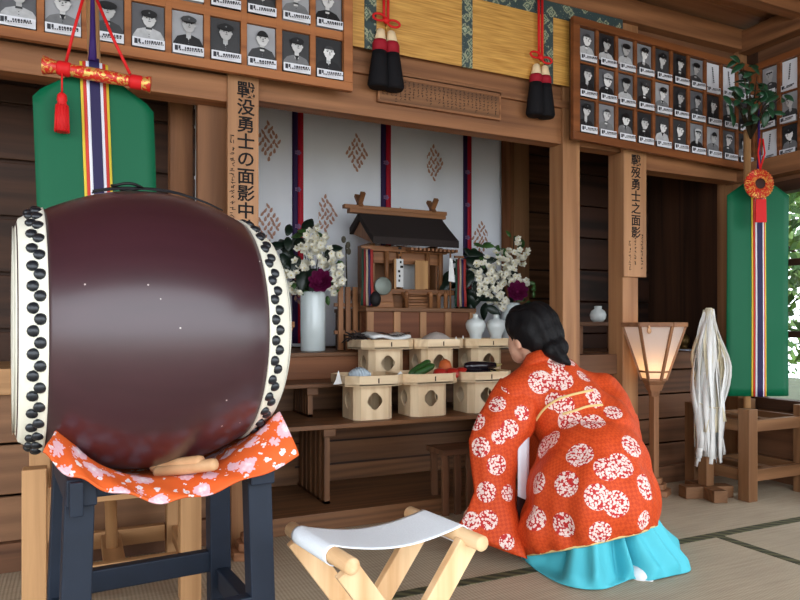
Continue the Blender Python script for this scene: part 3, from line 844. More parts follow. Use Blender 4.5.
# clean hem, lifting where the skirt shows beneath
hA, hB, hC = at(528, 556, d=2.35), at(608, 541, d=2.20), at(656, 523, d=2.42)
nrm = (hB-hA).cross(hC-hA).normalized()
if nrm.z < 0: nrm = -nrm
bmesh.ops.bisect_plane(kb.bm, geom=kb.bm.verts[:]+kb.bm.edges[:]+kb.bm.faces[:], plane_co=hA, plane_no=nrm, clear_inner=True)
kb.bm.normal_update()
tree = BVHTree.FromBMesh(kb.bm)
def hit(px, py, tr):
    r = ray(px, py).normalized(); h = tr.ray_cast(V((0,0,EYE)), r)
    return h
hem_edges = [e for e in kb.bm.edges if e.is_boundary]
hem_pts = [ (e.verts[0].co+e.verts[1].co)/2 for e in hem_edges]
cen = sum(hem_pts, V((0,0,0)))/max(1, len(hem_pts))
hem_pts.sort(key=lambda p: math.atan2(p.x-cen.x, p.y-cen.y))
def meds(lst, tr):
    out = []
    for px, py, r in lst:
        h = hit(px, py, tr)
        if h[0] is not None:
            dep = (h[0]-V((0,0,EYE))).length; q = h[0]-V((PX,PY,0)); out.append((q.x, q.y, q.z, r*dep/690))
    return out
BODY_M = [(519,366,11),(540,382,12),(561,380,12),(556,365,9),(583,377,8),(569,362,7),(554,401,9),(564,405,10),(592,394,9),(595,403,7),(570,421,12),(593,424,12),(613,413,9),(580,456,13.5),(567,484,12.5),(620,466,13),(632,446,11.5),(606,469,12),(597,497,12.5),(616,504,12.5),(565,524,12),(646,487,12),(600,532,11),(643,520,9),(559,551,11),(545,447,12),(538,483,11),(535,518,12),(553,440,10)]
KM = kimono_mat('orange_kimono', meds(BODY_M, tree), 1)
kim = kb.build('kimono', [KM], person, recalc=False, solid=.008)
YEL = plain('yellow_piping', (226,196,132), .6)
hp_ = [hem_pts[i] for i in range(0, len(hem_pts), 4)]
# drop strays so the piping runs as one line round the hem
b = MB(); b.tube(hp_+[hp_[0]], .0055, 6); b.build('hem_piping', YEL, person)
def on_cloth(pts, rad, name, tr, out=.006):
    L_ = []
    for x, y in smooth_line(pts, 24):
        h = hit(x, y, tr)
        if h[0] is not None: L_.append(h[0]+h[1]*out*(1 if h[1].dot(ray(x, y)) < 0 else -1))
    if len(L_) > 2:
        q = MB(); q.tube(L_, rad, 6); q.build(name, YEL, person)
on_cloth([(534,434),(537,420),(546,408),(560,399),(577,394),(592,391)], .005, 'yellow_piping', tree)
on_cloth([(563,414),(575,411),(588,407),(602,406)], .005, 'yellow_piping', tree)
# collar
b = MB()
for off, wd_ in ((0, .016),):
    pts = []
    for k in range(15):
        a = R(-120+k*240/14)
        p = at(541, 366, d=2.67)+rt_*(.072*math.sin(a))-fw*(.066*math.cos(a))+dz*(.028+.022*math.cos(a)); pts.append(p)
    rows = [[p+dz*t+(p-neck).normalized()*(-t*.5) for p in pts] for t in (-.035, -.01, .012, .03)]
    b.grid(rows)
b.build('collar', KM, person, solid=.008)
# --- hanging sleeves
def sleeve(rings, name, mlist):
    q = MB(); q.loft(rings, cap=True); bmesh.ops.subdivide_edges(q.bm, edges=q.bm.edges[:], cuts=3, use_grid_fill=True, smooth=.4)
    for v in q.bm.verts: f_ = .007*math.sin(34*v.co.x+5*v.co.z+2*noise.noise(v.co*4))*max(0, min(1, (.55-v.co.z)*3)); v.co += V((noise.noise(v.co*7)*.009, noise.noise(v.co*7+V((9,0,0)))*.009+f_, 0))
    q.bm.normal_update(); bmesh.ops.recalc_face_normals(q.bm, faces=q.bm.faces)
    tr = BVHTree.FromBMesh(q.bm)
    m = kimono_mat(name, meds(mlist, tr), 1) if mlist else KM
    return q.build('sleeve', m, person, smooth=True, recalc=False), tr
def ring(l, r, d0, d1, th):
    """a flattened tube section between two sight lines"""
    a = at(*l, d=d0); c = at(*r, d=d1); n = (c-a).cross(dz).normalized()
    if n.dot(ray(*l)) > 0: n = -n
    out = []
    for f, k in ((0,0),(.2,.8),(.5,1),(.8,.8),(1,0)): out.append(a.lerp(c, f)+n*th*k)
    for f, k in ((.8,.8),(.5,1),(.2,.8)): out.append(a.lerp(c, f)-n*th*k)
    return out
SL = [(512,385,11),(497,404,9),(522,413,8),(510,429,9.5),(499,437,7.5),(477,422,9),(480,447,10),(497,465,10),(486,492,10),(508,493,8),(488,520,9.5),(471,521,9),(507,542,7.5)]
sleeve([ring((500,378),(542,386),2.60,2.62,.055), ring((489,394),(541,408),2.56,2.58,.068), ring((478,415),(534,432),2.52,2.54,.062), ring((469,440),(521,452),2.49,2.52,.050),
        ring((472,468),(517,478),2.47,2.50,.044), ring((474,492),(518,505),2.45,2.47,.040), ring((466,512),(521,532),2.44,2.43,.038), ring((457,526),(525,552),2.44,2.38,.034), ring((459,533),(527,558),2.43,2.37,.012)], 'orange_sleeve', SL)
rs = []
for (f, r, z, w_, th) in ((.40,.22,.60,.08,.07),(.44,.26,.46,.12,.06),(.46,.27,.30,.15,.05),(.47,.27,.14,.17,.04),(.47,.27,.03,.18,.03)):
    c = hip+fw*f+rt_*r; c.z = z
    rs.append([c+fw*(w_*math.cos(2*PI*k/8))+rt_*(th*math.sin(2*PI*k/8)) for k in range(8)])
sleeve(rs, 'orange_sleeve_far', None)
# white under-robe in the gap below the arm, and a dark strip filling the gap lower down
b = MB(); b.grid([[at(517+j*4.4, 496+i*6+j*2, d=2.47+.02*j) for j in range(4)] for i in range(11)]); b.build('sleeve_lining', plain('dark_strip', (40,20,20), .8), person, solid=.003)
b = MB(); b.grid([[at(518+j*3.6, 426+i*7.6+j*3, d=2.49+.012*j) for j in range(4)] for i in range(11)]); b.build('under_robe', plain('white_under_robe', (222,224,232), .8), person, solid=.004)
# --- pale blue skirt spread over the mats
CY = plain('cyan_hakama', (80,184,198), .6, var=.04, bscale=6)
fl = [(524,560),(533,568),(545,576),(558,583),(574,588),(592,590),(606,589),(622,583),(630,580),(640,579),(650,581),(664,578),(678,575),(691,571),(688,562),(681,552),(675,545),(668,536),(662,528)]
out = [at(x, y, z=.004) for x, y in smooth_line(fl, 64)]
C0 = hip.copy(); C0.z = 0
far = []
e0, e1 = out[-1]-C0, out[0]-C0
a0_ = math.atan2(e0.y, e0.x); a1_ = math.atan2(e1.y, e1.x)
while a1_ < a0_: a1_ += 2*PI
for k in range(1, 40):
    a = a0_+(a1_-a0_)*k/40; r = e0.length+(e1.length-e0.length)*k/40; r = r*(1-.1*math.sin(PI*k/40))
    far.append(C0+V((math.cos(a)*r, math.sin(a)*r, .004)))
loop = out+far
rows = []
NZ = 14
for i in range(NZ+1):
    t = i/NZ; row = []
    for k, p in enumerate(loop):
        c = C0+(p-C0)*(1-.5*t**.8); 
        z = .004+.24*(t**1.35)
        fold = math.sin(k*.5+1.6*math.sin(k*.23))*.034+math.sin(k*1.1+t*3+math.sin(k*.3))*.016
        c = c+(p-C0).normalized()*fold*(1-t)*min(1, t*6)*1.2
        c.z = max(.004, z+fold*.55*min(1, t*8))
        row.append(c)
    row.append(row[0]); rows.append(row)
b = MB(); b.grid(rows); b.build('hakama', CY, person, solid=.004, subsurf=1)
# split-toed white sock peeping out
b = MB(); c = at(637, 574, d=2.30); b.ball(c, (.035,.05,.03), 14, 10); c2 = c+V((.012,-.03,-.006)); b.ball(c2, (.016,.03,.02), 10, 8)
remesh(b, .005, 3).build('white_sock', plain('white_sock', (228,226,228), .8), person, recalc=False)
# ================================================================ the altar steps (fixed woodwork of the hall)
AL, AR = .66, 2.56
step = thing('altar_steps', 'stepped wooden altar shelves holding the offering stands', 'altar', ((AL+AR)/2, 3.2, 0))
def apart(name, boxes, m, bevel=.003, par=None):
    b = MB()
    for q in boxes: b.box(*q)
    return b.build(name, m, par or step, bevel=bevel)
apart('platform', [(AL, 2.12, 2.67, 3.20, 0, .073)], W_ALTAR('x'))
apart('riser', [(AL, AR, 3.20, 3.225, .073, .40)], W_ALTAR('x'))
apart('lower_shelf', [(AL, AR, 2.775, 3.32, .400, .420)], W_ALTAR('x'))
apart('riser', [(AL, AR, 3.30, 3.33, .42, .556)], W_ALTAR('x'))
apart('middle_shelf', [(AL, AR, 3.03, 3.36, .556, .575)], W_ALTAR('x'))
apart('riser', [(AL, AR, 3.29, 3.31, .575, .69)], wood('orange_board', (104,62,38), (140,90,58), 'x'))
apart('upper_shelf', [(AL, AR, 3.28, 4.0, .69, .71)], W_ALTAR('x'))
for z0, z1 in ((.155, .165), (.27, .278)): apart('seam_strip', [(AL+.3, AR-.1, 3.195, 3.2005, z0, z1)], W_DARK('x'), 0)
def slats(x, y0, y1, z0, z1):
    n = 6; st = (y1-y0)/n
    apart('slat_panel', [(x-.012, x+.012, y0+i*st, y0+i*st+st*.55, z0, z1) for i in range(n)]+[(x-.012, x+.012, y0, y1, z0, z0+.012)], W_ALTAR('z'), 0)
    apart('bracket', [(x-.02, x+.035, y0-.014, y0+.03, z1-.034, z1)], W_ALTAR('x'))
slats(.985, 2.80, 3.195, .073, .40); slats(.99, 3.05, 3.29, .42, .556); slats(1.98, 2.80, 3.195, .073, .40)
# plinth under the little shrine
plx0, plx1 = aX(367, 3.38), aX(474, 3.38)
pl = thing('plinth', 'panelled wooden plinth beneath the miniature shrine', 'plinth', ((plx0+plx1)/2, 3.6, .71))
PW = .945
apart('panel', [(plx0+.01, plx1-.01, 3.39, 3.85, .712, PW-.02)], wood('reddish_panel', (92,52,34), (128,78,52), 'x'), par=pl)
apart('top_board', [(plx0-.01, plx1+.01, 3.37, 3.87, PW-.022, PW)], W_ALTAR('x'), par=pl)
nst = 5
for i in range(nst):
    x = plx0+(plx1-plx0-.03)*i/(nst-1); apart('stile', [(x, x+.04, 3.378, 3.40, .712, PW-.02)], W_BOARD('z'), par=pl)
apart('base_rail', [(plx0, plx1, 3.378, 3.40, .712, .74)], W_ALTAR('x'), par=pl)

# ================================================================ miniature shrine
SX0, SX1 = aX(372, 3.40)+.0, aX(458, 3.40)
sh = thing('miniature_shrine', 'miniature wooden shrine with a dark gabled roof and open doors', 'shrine', ((SX0+SX1)/2, 3.6, PW))
ZR = aZ(400, 218, 3.60); ZE = aZ(415, 241, 3.40)
SHW = lambda a: wood('shrine_wood', (108,68,40), (154,104,66), a, .5)
ROOF = plain('bark_roof', (46,38,36), .85, bump=.5, bscale=90, var=.15)
cx = (SX0+SX1)/2
b = MB()
n = 10
for s in (-1, 1):
    top, bot = [], []
    for i in range(n+1):
        f = i/n; y = 3.60+s*(.01+(.205 if s < 0 else .13)*f); z = ZR-((ZR-ZE) if s < 0 else (ZR-ZE)*.42)*f**.92
        top.append((y, z+.012)); bot.append((y, z-.03))
    prof = top+list(reversed(bot))
    b.prism([(SX0, y, z) for y, z in prof], (SX1-SX0, 0, 0))
b.build('roof', ROOF, sh, bevel=.004)
apart('ridge_beam', [(SX0-.06, SX1+.02, 3.575, 3.625, ZR+.008, ZR+.032)], SHW('x'), par=sh)
apart('ridge_beam', [(SX0-.09, SX1+.03, 3.58, 3.62, ZR+.032, ZR+.054)], SHW('x'), par=sh)
for x in (SX0+.01, SX1-.06):
    for s in (-1, 1):
        b = MB(); b.bar((x, 3.60-s*.02, ZR+.045), (x+.0, 3.60+s*.05, ZR+.12), .02, .028, up=(1,0,0)); b.build('finial', SHW('z'), sh, bevel=.002)
# gable boards
for x in (SX0+.015, SX1-.035):
    b = MB(); b.prism([(x, 3.43, ZE-.02), (x, 3.71, ZE+.06), (x, 3.60, ZR-.03)], (.02, 0, 0)); b.build('gable_board', SHW('z'), sh)
b = MB()
for i in range(12):
    x = SX0+.24+i*.026; b.box(x, x+.014, 3.402, 3.47, ZE-.052, ZE-.036)
b.build('rafter_slat', SHW('y'), sh)
zb = PW+.002; zf = aZ(410, 290, 3.52)
bx0, bx1 = SX0+.06, SX1-.06
apart('floor_deck', [(SX0+.0, SX1+.0, 3.44, 3.80, zf-.03, zf)], SHW('x'), par=sh)
apart('base_frame', [(bx0, bx1, 3.50, 3.76, zb, zf-.03)], SHW('x'), par=sh)
apart('rear_wall', [(bx0, bx1, 3.74, 3.76, zf, ZE)], SHW('z'), par=sh)
for x in (bx0, bx1-.015): apart('side_wall', [(x, x+.015, 3.53, 3.75, zf, ZE)], SHW('z'), par=sh)
for px in (371, 387, 400, 428, 441):
    x = aX(px, 3.50)
    b = MB(); b.tube([(x, 3.505, zf), (x, 3.505, ZE-.02)], .014, 12); b.build('post', SHW('z'), sh)
apart('tie_beam', [(SX0+.02, SX1-.02, 3.49, 3.52, ZE-.055, ZE-.025)], SHW('x'), par=sh)
apart('lintel_board', [(bx0, bx1, 3.52, 3.535, ZE-.12, ZE-.055)], SHW('x'), par=sh)
DOOR = wood('shrine_door', (150,106,62), (190,144,92), 'z', .5)
d0, d1 = aX(407, 3.51), aX(416, 3.51)
apart('inner_screen', [(aX(403, 3.6), aX(425, 3.6), 3.60, 3.605, zf, ZE-.1)], plain('silk_white', (206,206,204), .7), par=sh)
apart('door', [(aX(415, 3.47), aX(428, 3.47), 3.465, 3.477, zf, ZE-.1)], DOOR, par=sh)
b = MB(); x = aX(393, 3.47); b.bar((x, 3.44, (zf+ZE-.1)/2), (x+.03, 3.52, (zf+ZE-.1)/2), .012, ZE-.1-zf); ld = b.build('door', DOOR, sh)
b = MB(); x = aX(399, 3.45); b.box(x-.022, x+.022, 3.44, 3.444, zf+.01, ZE-.1); wp = b.build('paper_panel', plain('silk_white', (206,206,204), .7), sh)
b = MB()
random.seed(4)
for i in range(9):
    z = zf+.04+i*.026; dx = random.uniform(-.012,.004); b.box(x+dx, x+dx+random.uniform(.008,.02), 3.4385, 3.440, z, z+.013)
b.build('ink_marks', INK, sh)
ns = 6
for i in range(ns):
    z1 = zf-.005-(zf-PW)*i/ns
    apart('stair', [(aX(406, 3.45), aX(428, 3.45), 3.50-.014*(i+1)-.0, 3.50, z1-.016, z1)], SHW('x'), par=sh)
for px in (404, 430):
    x = aX(px, 3.42); b = MB(); b.bar((x, 3.50, zf+.03), (x, 3.395, PW+.045), .012, .012); b.build('stair_rail', SHW('y'), sh)
for px in (405, 429, 437, 444):
    x = aX(px, 3.42); b = MB(); b.lathe([(.012,0),(.012,.07),(.015,.075),(.008,.09),(.001,.095)], c=(x, 3.40, PW), seg=10); b.build('rail_post', SHW('z'), sh)
# low fence and things at the shrine's sides
b = MB(); fx0, fx1 = aX(338, 3.5), aX(362, 3.5)
fc = thing('low_fence', 'little wooden picket fence standing beside the plinth', 'fence', ((fx0+fx1)/2, 3.5, .71))
for i in range(4):
    x = fx0+(fx1-fx0)*i/3.3; b.box(x, x+.028, 3.49, 3.51, .712, aZ(350, 287, 3.5))
b.build('picket', SHW('z'), fc, bevel=.002)
for z in (.80, .95):
    b = MB(); b.box(fx0-.02, fx1+.02, 3.50, 3.515, z, z+.02); b.build('rail', SHW('x'), fc)
b = MB(); b.box(aX(338,3.52), aX(364,3.52), 3.52, 3.56, .712, .93); b.build('rear_panel', W_DARK('z'), fc)
# round mirror on its stand
mc = at(383, 286, Y=3.39)
mr = thing('round_mirror', 'small round silver mirror on a wooden rest before the shrine', 'mirror', (mc.x, 3.39, PW))
b = MB(); b.lathe([(.001,-.008),(.044,-.008),(.050,-.004),(.050,.004),(.046,.006),(.001,.006)], axis=(mc, (1,0,0), (0,0,1), (0,-1,0)), seg=36); b.build('disc', plain('mirror_bronze', (108,114,106), .45, .5), mr)
b = MB(); b.prism([(mc.x-.07, 3.40, PW+.03), (mc.x+.07, 3.40, PW+.03), (mc.x+.055, 3.40, mc.z-.012), (mc.x+.02, 3.40, mc.z-.045), (mc.x-.02, 3.40, mc.z-.045), (mc.x-.055, 3.40, mc.z-.012)], (0, .02, 0)); b.box(mc.x-.06, mc.x+.06, 3.38, 3.43, PW, PW+.03); b.build('rest', SHW('x'), mr, bevel=.003)
# bundles of narrow coloured silks on sticks, both sides of the shrine
def streamers(px0, px1, ptop, pbot, label, Y):
    c = at((px0+px1)/2, pbot, Y=Y); t_ = at((px0+px1)/2, ptop, Y=Y)
    t = thing('silk_streamer_staff', label, 'streamers', (c.x, Y, PW), 0, 'coloured streamer staffs')
    b = MB(); b.tube([(c.x, Y, PW), (c.x, Y, t_.z)], .006, 8); b.box(c.x-.03, c.x+.03, Y-.006, Y+.006, t_.z-.012, t_.z); b.build('staff', SHW('z'), t)
    for i, m in enumerate((plain('dark_green_silk', (24,60,46), .6), plain('deep_red_silk', (128,36,36), .6), plain('pale_silk', (170,150,126), .6), SILK[3], plain('dull_red_silk', (150,48,44), .6))):
        x0 = c.x+(i-2)*.010; x1 = c.x+(i-2)*.013
        b = MB(); b.grid([[Vector((x0+(x1-x0)*k/8+w, Y-.012-.004*i+.003*math.sin(k+i), t_.z-.02+(PW+.03-t_.z)*k/8)) for w in (-.008, .008)] for k in range(9)]); b.build('streamer', m, t, solid=.002)
    return t
streamers(361, 371, 246, 305, 'staff of narrow coloured silk streamers beside the round mirror', 3.41)
streamers(455, 463, 256, 305, 'staff of narrow coloured silk streamers beside the dark leaves', 3.41)
# gohei: folded white paper on a thin wand
g = at(449, 272, Y=3.40)
gh = thing('paper_wand', 'thin wand with folded white paper in front of the shrine eave', 'wand', (g.x, 3.385, PW))
b = MB(); b.tube([(g.x, 3.385, PW), (g.x, 3.385, g.z+.11)], .005, 8); b.build('wand', SHW('z'), gh)
b = MB()
for i in range(4): b.prism([(g.x-.008-.003*i, 3.38-.003*i, g.z+.08-.03*i), (g.x+.012+.002*i, 3.38-.003*i, g.z+.075-.03*i), (g.x+.016+.002*i, 3.38-.003*i, g.z+.03-.03*i), (g.x-.01-.003*i, 3.38-.003*i, g.z+.035-.03*i)], (0, .001, 0))
b.build('folded_paper', plain('paper_white', (232,232,230), .7), gh)
b = MB(); b.ball((aX(374,3.40), 3.385, PW+.045), (.035,.03,.045), 12, 8)
o = remesh(b, .008, 2).build('dark_ornament', plain('dark_ornament', (26,24,24), .6), None, recalc=False); tag(o, 'small dark rounded figure beside the mirror rest', 'figure')
# thin stalk with dried heads in front of the curtain
k = at(346, 245, Y=3.55)
dr_ = thing('dried_stalk', 'thin dried stalk with small heads behind the picket fence', 'plant', (k.x, 3.55, .712))
b = MB(); b.tube([(k.x+.01, 3.55, .712), (k.x, 3.55, k.z)], .004, 6); b.build('stem', plain('dry_stem', (70,64,52), .8), dr_)
for i, (dx, dzz) in enumerate(((.012, 0), (.016, -.035), (-.014, .03))):
    b = MB(); b.ball((k.x+dx, 3.55, k.z+dzz), (.014,.01,.02), 8, 6); b.build('head', plain('dry_head', (84,78,66), .8), dr_)

# ================================================================ white curtain with bands and crests
CY_ = 3.95
cx0, cx1 = .28, aX(500, CY_)
cur = thing('shrine_curtain', 'white ceremonial curtain with purple and red bands behind the shrine', 'curtain', ((cx0+cx1)/2, CY_, .72))
CW = plain('white_curtain', (244,245,250), .85, var=.02, bscale=5)
def cy(x): return CY_+.010*math.sin(x*9)+.007*math.sin(x*23+1)
b = MB(); b.grid([[Vector((x, cy(x), z)) for x in [cx0+(cx1-cx0)*i/90 for i in range(91)]] for z in (.72, 1.0, 1.3, 1.6, 1.9, 2.2)])
b.build('cloth', CW, cur, solid=.003)
for px in (297, 385, 467):
    x = aX(px, CY_)
    for sx, m in ((-.0165, plain('purple_band', (52,32,74), .6)), (.0165, plain('crimson_band', (178,28,46), .6))):
        b = MB(); b.grid([[Vector((x+sx+w, cy(x+sx+w)-.006, z)) for w in (-.0165, 0, .0165)] for z in (.74, 1.1, 1.5, 1.9, 2.2)]); bd = b.build('band', m, cur, solid=.003)
        for z in (1.0, 1.22, 1.44, 1.66, 1.88):
            b = MB()
            for a in range(5):
                an = 2*PI*a/5; p = Vector((x+sx*.3+.010*math.cos(an), cy(x)-.0095, z+.010*math.sin(an)))
                b.prism([p+Vector((.006*math.cos(t), 0, .006*math.sin(t))) for t in [2*PI*q/6 for q in range(6)]], (0,-.0008,0))
            b.build('flower_print', plain('faint_print', (136,104,140), .7), cur)
CR = plain('copper_crest', (192,146,126), .7)
def crest(px, py):
    c = at(px, py, Y=CY_); b = MB()
    for r in range(-4, 5):
        w = 4-abs(r)
        for q in range(-w, w+1, 2 if w % 2 == 0 else 2):
            p = Vector((c.x+q*.0165+random.uniform(-.004,.004), cy(c.x)-.009, c.z+r*.026+random.uniform(-.005,.005)))
            t = random.choice((-.7,-.4,.1,.4,.7))
            b.prism([p+Vector((math.sin(t)*.012*math.cos(a)+.0074*math.sin(a)*(1.1-.4*math.cos(a)), 0, .0155*math.cos(a))) for a, l in [(2*PI*k/8, 0) for k in range(8)]], (0,-.0012,0))
    b.build('crest', CR, cur)
for c in ((268,141), (357,153), (433,163), (325,214), (400,226), (481,238), (300,290), (268,224), (340,80)): crest(*c)

# ================================================================ offering stands
def sanbo(x0, y0, z0, w, label):
    """a square tray on a pierced box, x0..x0+w wide"""
    d = .285; t = thing('offering_stand', label, 'stand', (x0+w/2, y0+d/2, z0), 0, 'cypress offering stands')
    zt = z0+.155; ch = .05
    def oct_(a, b_, c_, d_, k): return [(a+k,b_),(c_-k,b_),(c_,b_+k),(c_,d_-k),(c_-k,d_),(a+k,d_),(a,d_-k),(a,b_+k)]
    bx0, bx1, by0, by1 = x0+.048, x0+w-.048, y0+.045, y0+d-.05
    def hole(cx, cz, n=24):
        out = []
        for i in range(n):
            a = 2*PI*i/n; r = .035*(1+.07*math.cos(4*a)); out.append((cx+r*math.cos(a), cz+r*1.05*math.sin(a)))
        return out
    # box walls with a rounded opening in the front and the sides
    b = MB(); th = .006
    def wall(o, ux, L_):
        o = Vector(o); ux = Vector(ux).normalized(); nn = Vector((ux.y, -ux.x, 0))
        hz = .085; outer = []
        hl = hole(L_/2, hz)
        for i in range(24):
            a = 2*PI*i/24; c_, s_ = math.cos(a), math.sin(a)
            k = min((L_/2)/max(abs(c_), 1e-6), ((.155-hz) if s_ > 0 else hz)/max(abs(s_), 1e-6))
            outer.append((L_/2+c_*k, hz+s_*k))
        # make sure the corners belong to the outline
        for cxr, czr in ((0,0),(L_,0),(L_,.155),(0,.155)):
            j = min(range(24), key=lambda i: (outer[i][0]-cxr)**2+(outer[i][1]-czr)**2); outer[j] = (cxr, czr)
        P3 = lambda p, off: o+ux*p[0]+Vector((0,0,p[1]))+nn*off
        for off, flip in ((0, False), (-th, True)):
            for i in range(24):
                j = (i+1) % 24; b.face([P3(outer[i], off), P3(outer[j], off), P3(hl[j], off), P3(hl[i], off)])
        for i in range(24):
            j = (i+1) % 24; b.face([P3(hl[i], 0), P3(hl[j], 0), P3(hl[j], -th), P3(hl[i], -th)])
    k = .028
    wall((bx0+k, by0, z0), (1,0,0), bx1-bx0-2*k); wall((bx0, by1-k, z0), (0,-1,0), by1-by0-2*k); wall((bx1, by0+k, z0), (0,1,0), by1-by0-2*k)
    for pa, pb in (((bx0,by0+k),(bx0+k,by0)), ((bx1-k,by0),(bx1,by0+k)), ((bx1,by1-k),(bx1-k,by1)), ((bx0+k,by1),(bx0,by1-k)), ((bx1-k,by1),(bx0+k,by1))):
        b.face([(pa[0],pa[1],z0),(pb[0],pb[1],z0),(pb[0],pb[1],zt),(pa[0],pa[1],zt)])
    bmesh.ops.remove_doubles(b.bm, verts=b.bm.verts, dist=.0004)
    b.build('box', W_PALE('z'), t)
    b = MB(); b.prism([(x, y, zt) for x, y in oct_(x0, y0, x0+w, y0+d, ch)], (0,0,.01))
    b.build('tray', W_PALE('x'), t)
    o_ = oct_(x0, y0, x0+w, y0+d, ch); i_ = oct_(x0+.008, y0+.008, x0+w-.008, y0+d-.008, ch-.003); b = MB()
    b.loft([[(x,y,zt+.004) for x, y in o_], [(x,y,zt+.048) for x, y in o_], [(x,y,zt+.048) for x, y in i_], [(x,y,zt+.008) for x, y in i_]], cap=False)
    for f in b.bm.faces: f.smooth = False
    b.build('rim', W_PALE('x'), t)
    b = MB(); b.box(x0+w/2-.004, x0+w/2+.002, y0-.0012, y0+.002, zt+.014, zt+.036); b.build('clasp', plain('cherry_bark', (60,32,22), .5), t)
    return Vector((x0+w/2, y0+d/2, zt+.010))
lo = [sanbo(aX(349, 2.785), 2.785, .42, .287, 'pale offering stand on the lower shelf, carrying the pale round bundle and papers'),
      sanbo(aX(408, 2.785), 2.785, .42, .287, 'pale offering stand on the lower shelf, carrying cucumbers and tomatoes'),
      sanbo(aX(466.5, 2.785), 2.785, .42, .287, 'pale offering stand on the lower shelf, heaped with dark eggplants')]
hi = [sanbo(aX(365, 3.035), 3.035, .575, .285, 'pale offering stand on the middle shelf, carrying dried seaweed and a folded sheet'),
      sanbo(aX(419, 3.035), 3.035, .575, .285, 'pale offering stand on the middle shelf, carrying a mound of rice'),
      sanbo(aX(470.5, 3.035), 3.035, .575, .285, 'pale offering stand on the middle shelf, carrying two white bottles')]
PAPER = plain('paper_white', (232,232,230), .7)
def paper_cone(px, c, ypl, h, w, label):
    x = aX(px, ypl); b = MB(); z = c.z
    b.prism([(x-w, ypl, z), (x+w, ypl+.01, z), (x+w*.5, ypl+.012, z+h*.55), (x+w*.15, ypl+.006, z+h), (x-w*.4, ypl+.002, z+h*.4)], (0.004, .004, 0))
    return tag(b.build('folded_paper', PAPER, None), label, 'paper')
# lower first tray
c = lo[0]
paper_cone(338, c, 2.86, .06, .022, 'small folded white paper peak beside the pale round bundle')
paper_cone(399, c, 2.84, .05, .06, 'large folded white paper beside the cucumber stand')
b = MB(); x = aX(359, 2.90); b.ball((x, 2.90, c.z+.034), (.052,.045,.034), 24, 14)
for i in range(9): b.tube([(x-.05+.1*i/8+.01*math.sin(t)*0, 2.90-.046*math.cos(t)*math.sin(PI*(i+1)/10), c.z+.034+.036*math.sin(t)*math.sin(PI*(i+1)/10)) for t in [PI*q/10-PI/2+.0 for q in range(11)]], .004, 5)
tag(b.build('noodle_bundle', plain('pale_blue_white', (196,210,220), .6, var=.05), None, smooth=True), 'pale bluish white round bundle on the lower offering stand', 'food')
# lower second tray
c = lo[1]
CUC = plain('cucumber_green', (44,84,34), .45, bump=.6, bscale=120, var=.25)
for i, (pa, pb, lab) in enumerate((((414,375),(434,365), 'dark green cucumber lying beside the tomatoes'), ((409,375),(430,361), 'dark green cucumber resting behind its twin'))):
    Y = 2.87+.03*i; p, q = at(*pa, Y=Y), at(*pb, Y=Y+.04); p.z = max(p.z, c.z+.02)
    b = MB(); w_ = (q-p).normalized(); u_ = w_.orthogonal().normalized(); L_ = (q-p).length
    b.lathe([(.003,0),(.013,.008),(.018,.03),(.019,L_*.5),(.017,L_-.02),(.010,L_-.004),(.003,L_)], axis=(p, u_, w_.cross(u_), w_), seg=14)
    tag(b.build('cucumber', CUC, None, smooth=True), lab, 'vegetable', 'cucumbers')
TOM = plain('tomato_red', (178,40,30), .3, coat=.3, var=.08, bscale=8)
for px, Y, lab in ((440,2.86,'red tomato next to the cucumbers'), (452,2.855,'red tomato between two others on the stand'), (461,2.88,'red tomato nearest the eggplants')):
    b = MB(); x = aX(px, Y); r = .036; b.lathe([(.002,.008),(r*.6,.002),(r*.95,r*.5),(r,r*.85),(r*.8,r*1.4),(r*.35,r*1.62),(.002,r*1.52)], c=(x, Y, c.z), seg=20)
    t = tag(b.build('tomato', TOM, None, smooth=True), lab, 'vegetable', 'tomatoes')
b = MB(); x = aX(445, 2.92); b.lathe([(.002,0),(.03,.004),(.034,.03),(.026,.055),(.008,.068),(.002,.066)], c=(x, 2.92, c.z+.03), seg=18)
tag(b.build('orange_fruit', plain('orange_fruit', (196,96,50), .5), None, smooth=True), 'orange pointed fruit resting on top of the tomatoes', 'fruit')
# lower third tray
c = lo[2]
EGG = plain('eggplant_black', (24,18,26), .22, coat=.4)
for i, (pa, pb, lab) in enumerate((((462,367),(492,368),'long dark eggplant lying lowest at the front of the tray'), ((464,362),(497,363),'long dark eggplant lying on top of the others'), ((468,371),(497,372),'long dark eggplant tucked behind the front one'))):
    Y = 2.86+.028*(i if i != 1 else .6); p, q = at(*pa, Y=Y), at(*pb, Y=Y+.02)
    if i != 1: p.z = q.z = c.z+.026
    else: p.z = q.z = c.z+.062
    b = MB(); w_ = (q-p).normalized(); u_ = w_.orthogonal().normalized(); L_ = (q-p).length
    b.lathe([(.003,0),(.018,.01),(.024,.04),(.022,L_*.6),(.016,L_-.02),(.007,L_-.003),(.003,L_)], axis=(p, u_, w_.cross(u_), w_), seg=16)
    e = thing('eggplant', lab, 'vegetable', p, 0, 'eggplants'); b.build('fruit', EGG, e, smooth=True)
    b = MB(); b.tube([q-w_*.012, q+w_*.012, q+w_*.03+dz*.004], [.014,.007,.004], 8); b.build('stem', plain('eggplant_stem', (170,150,96), .6), e)
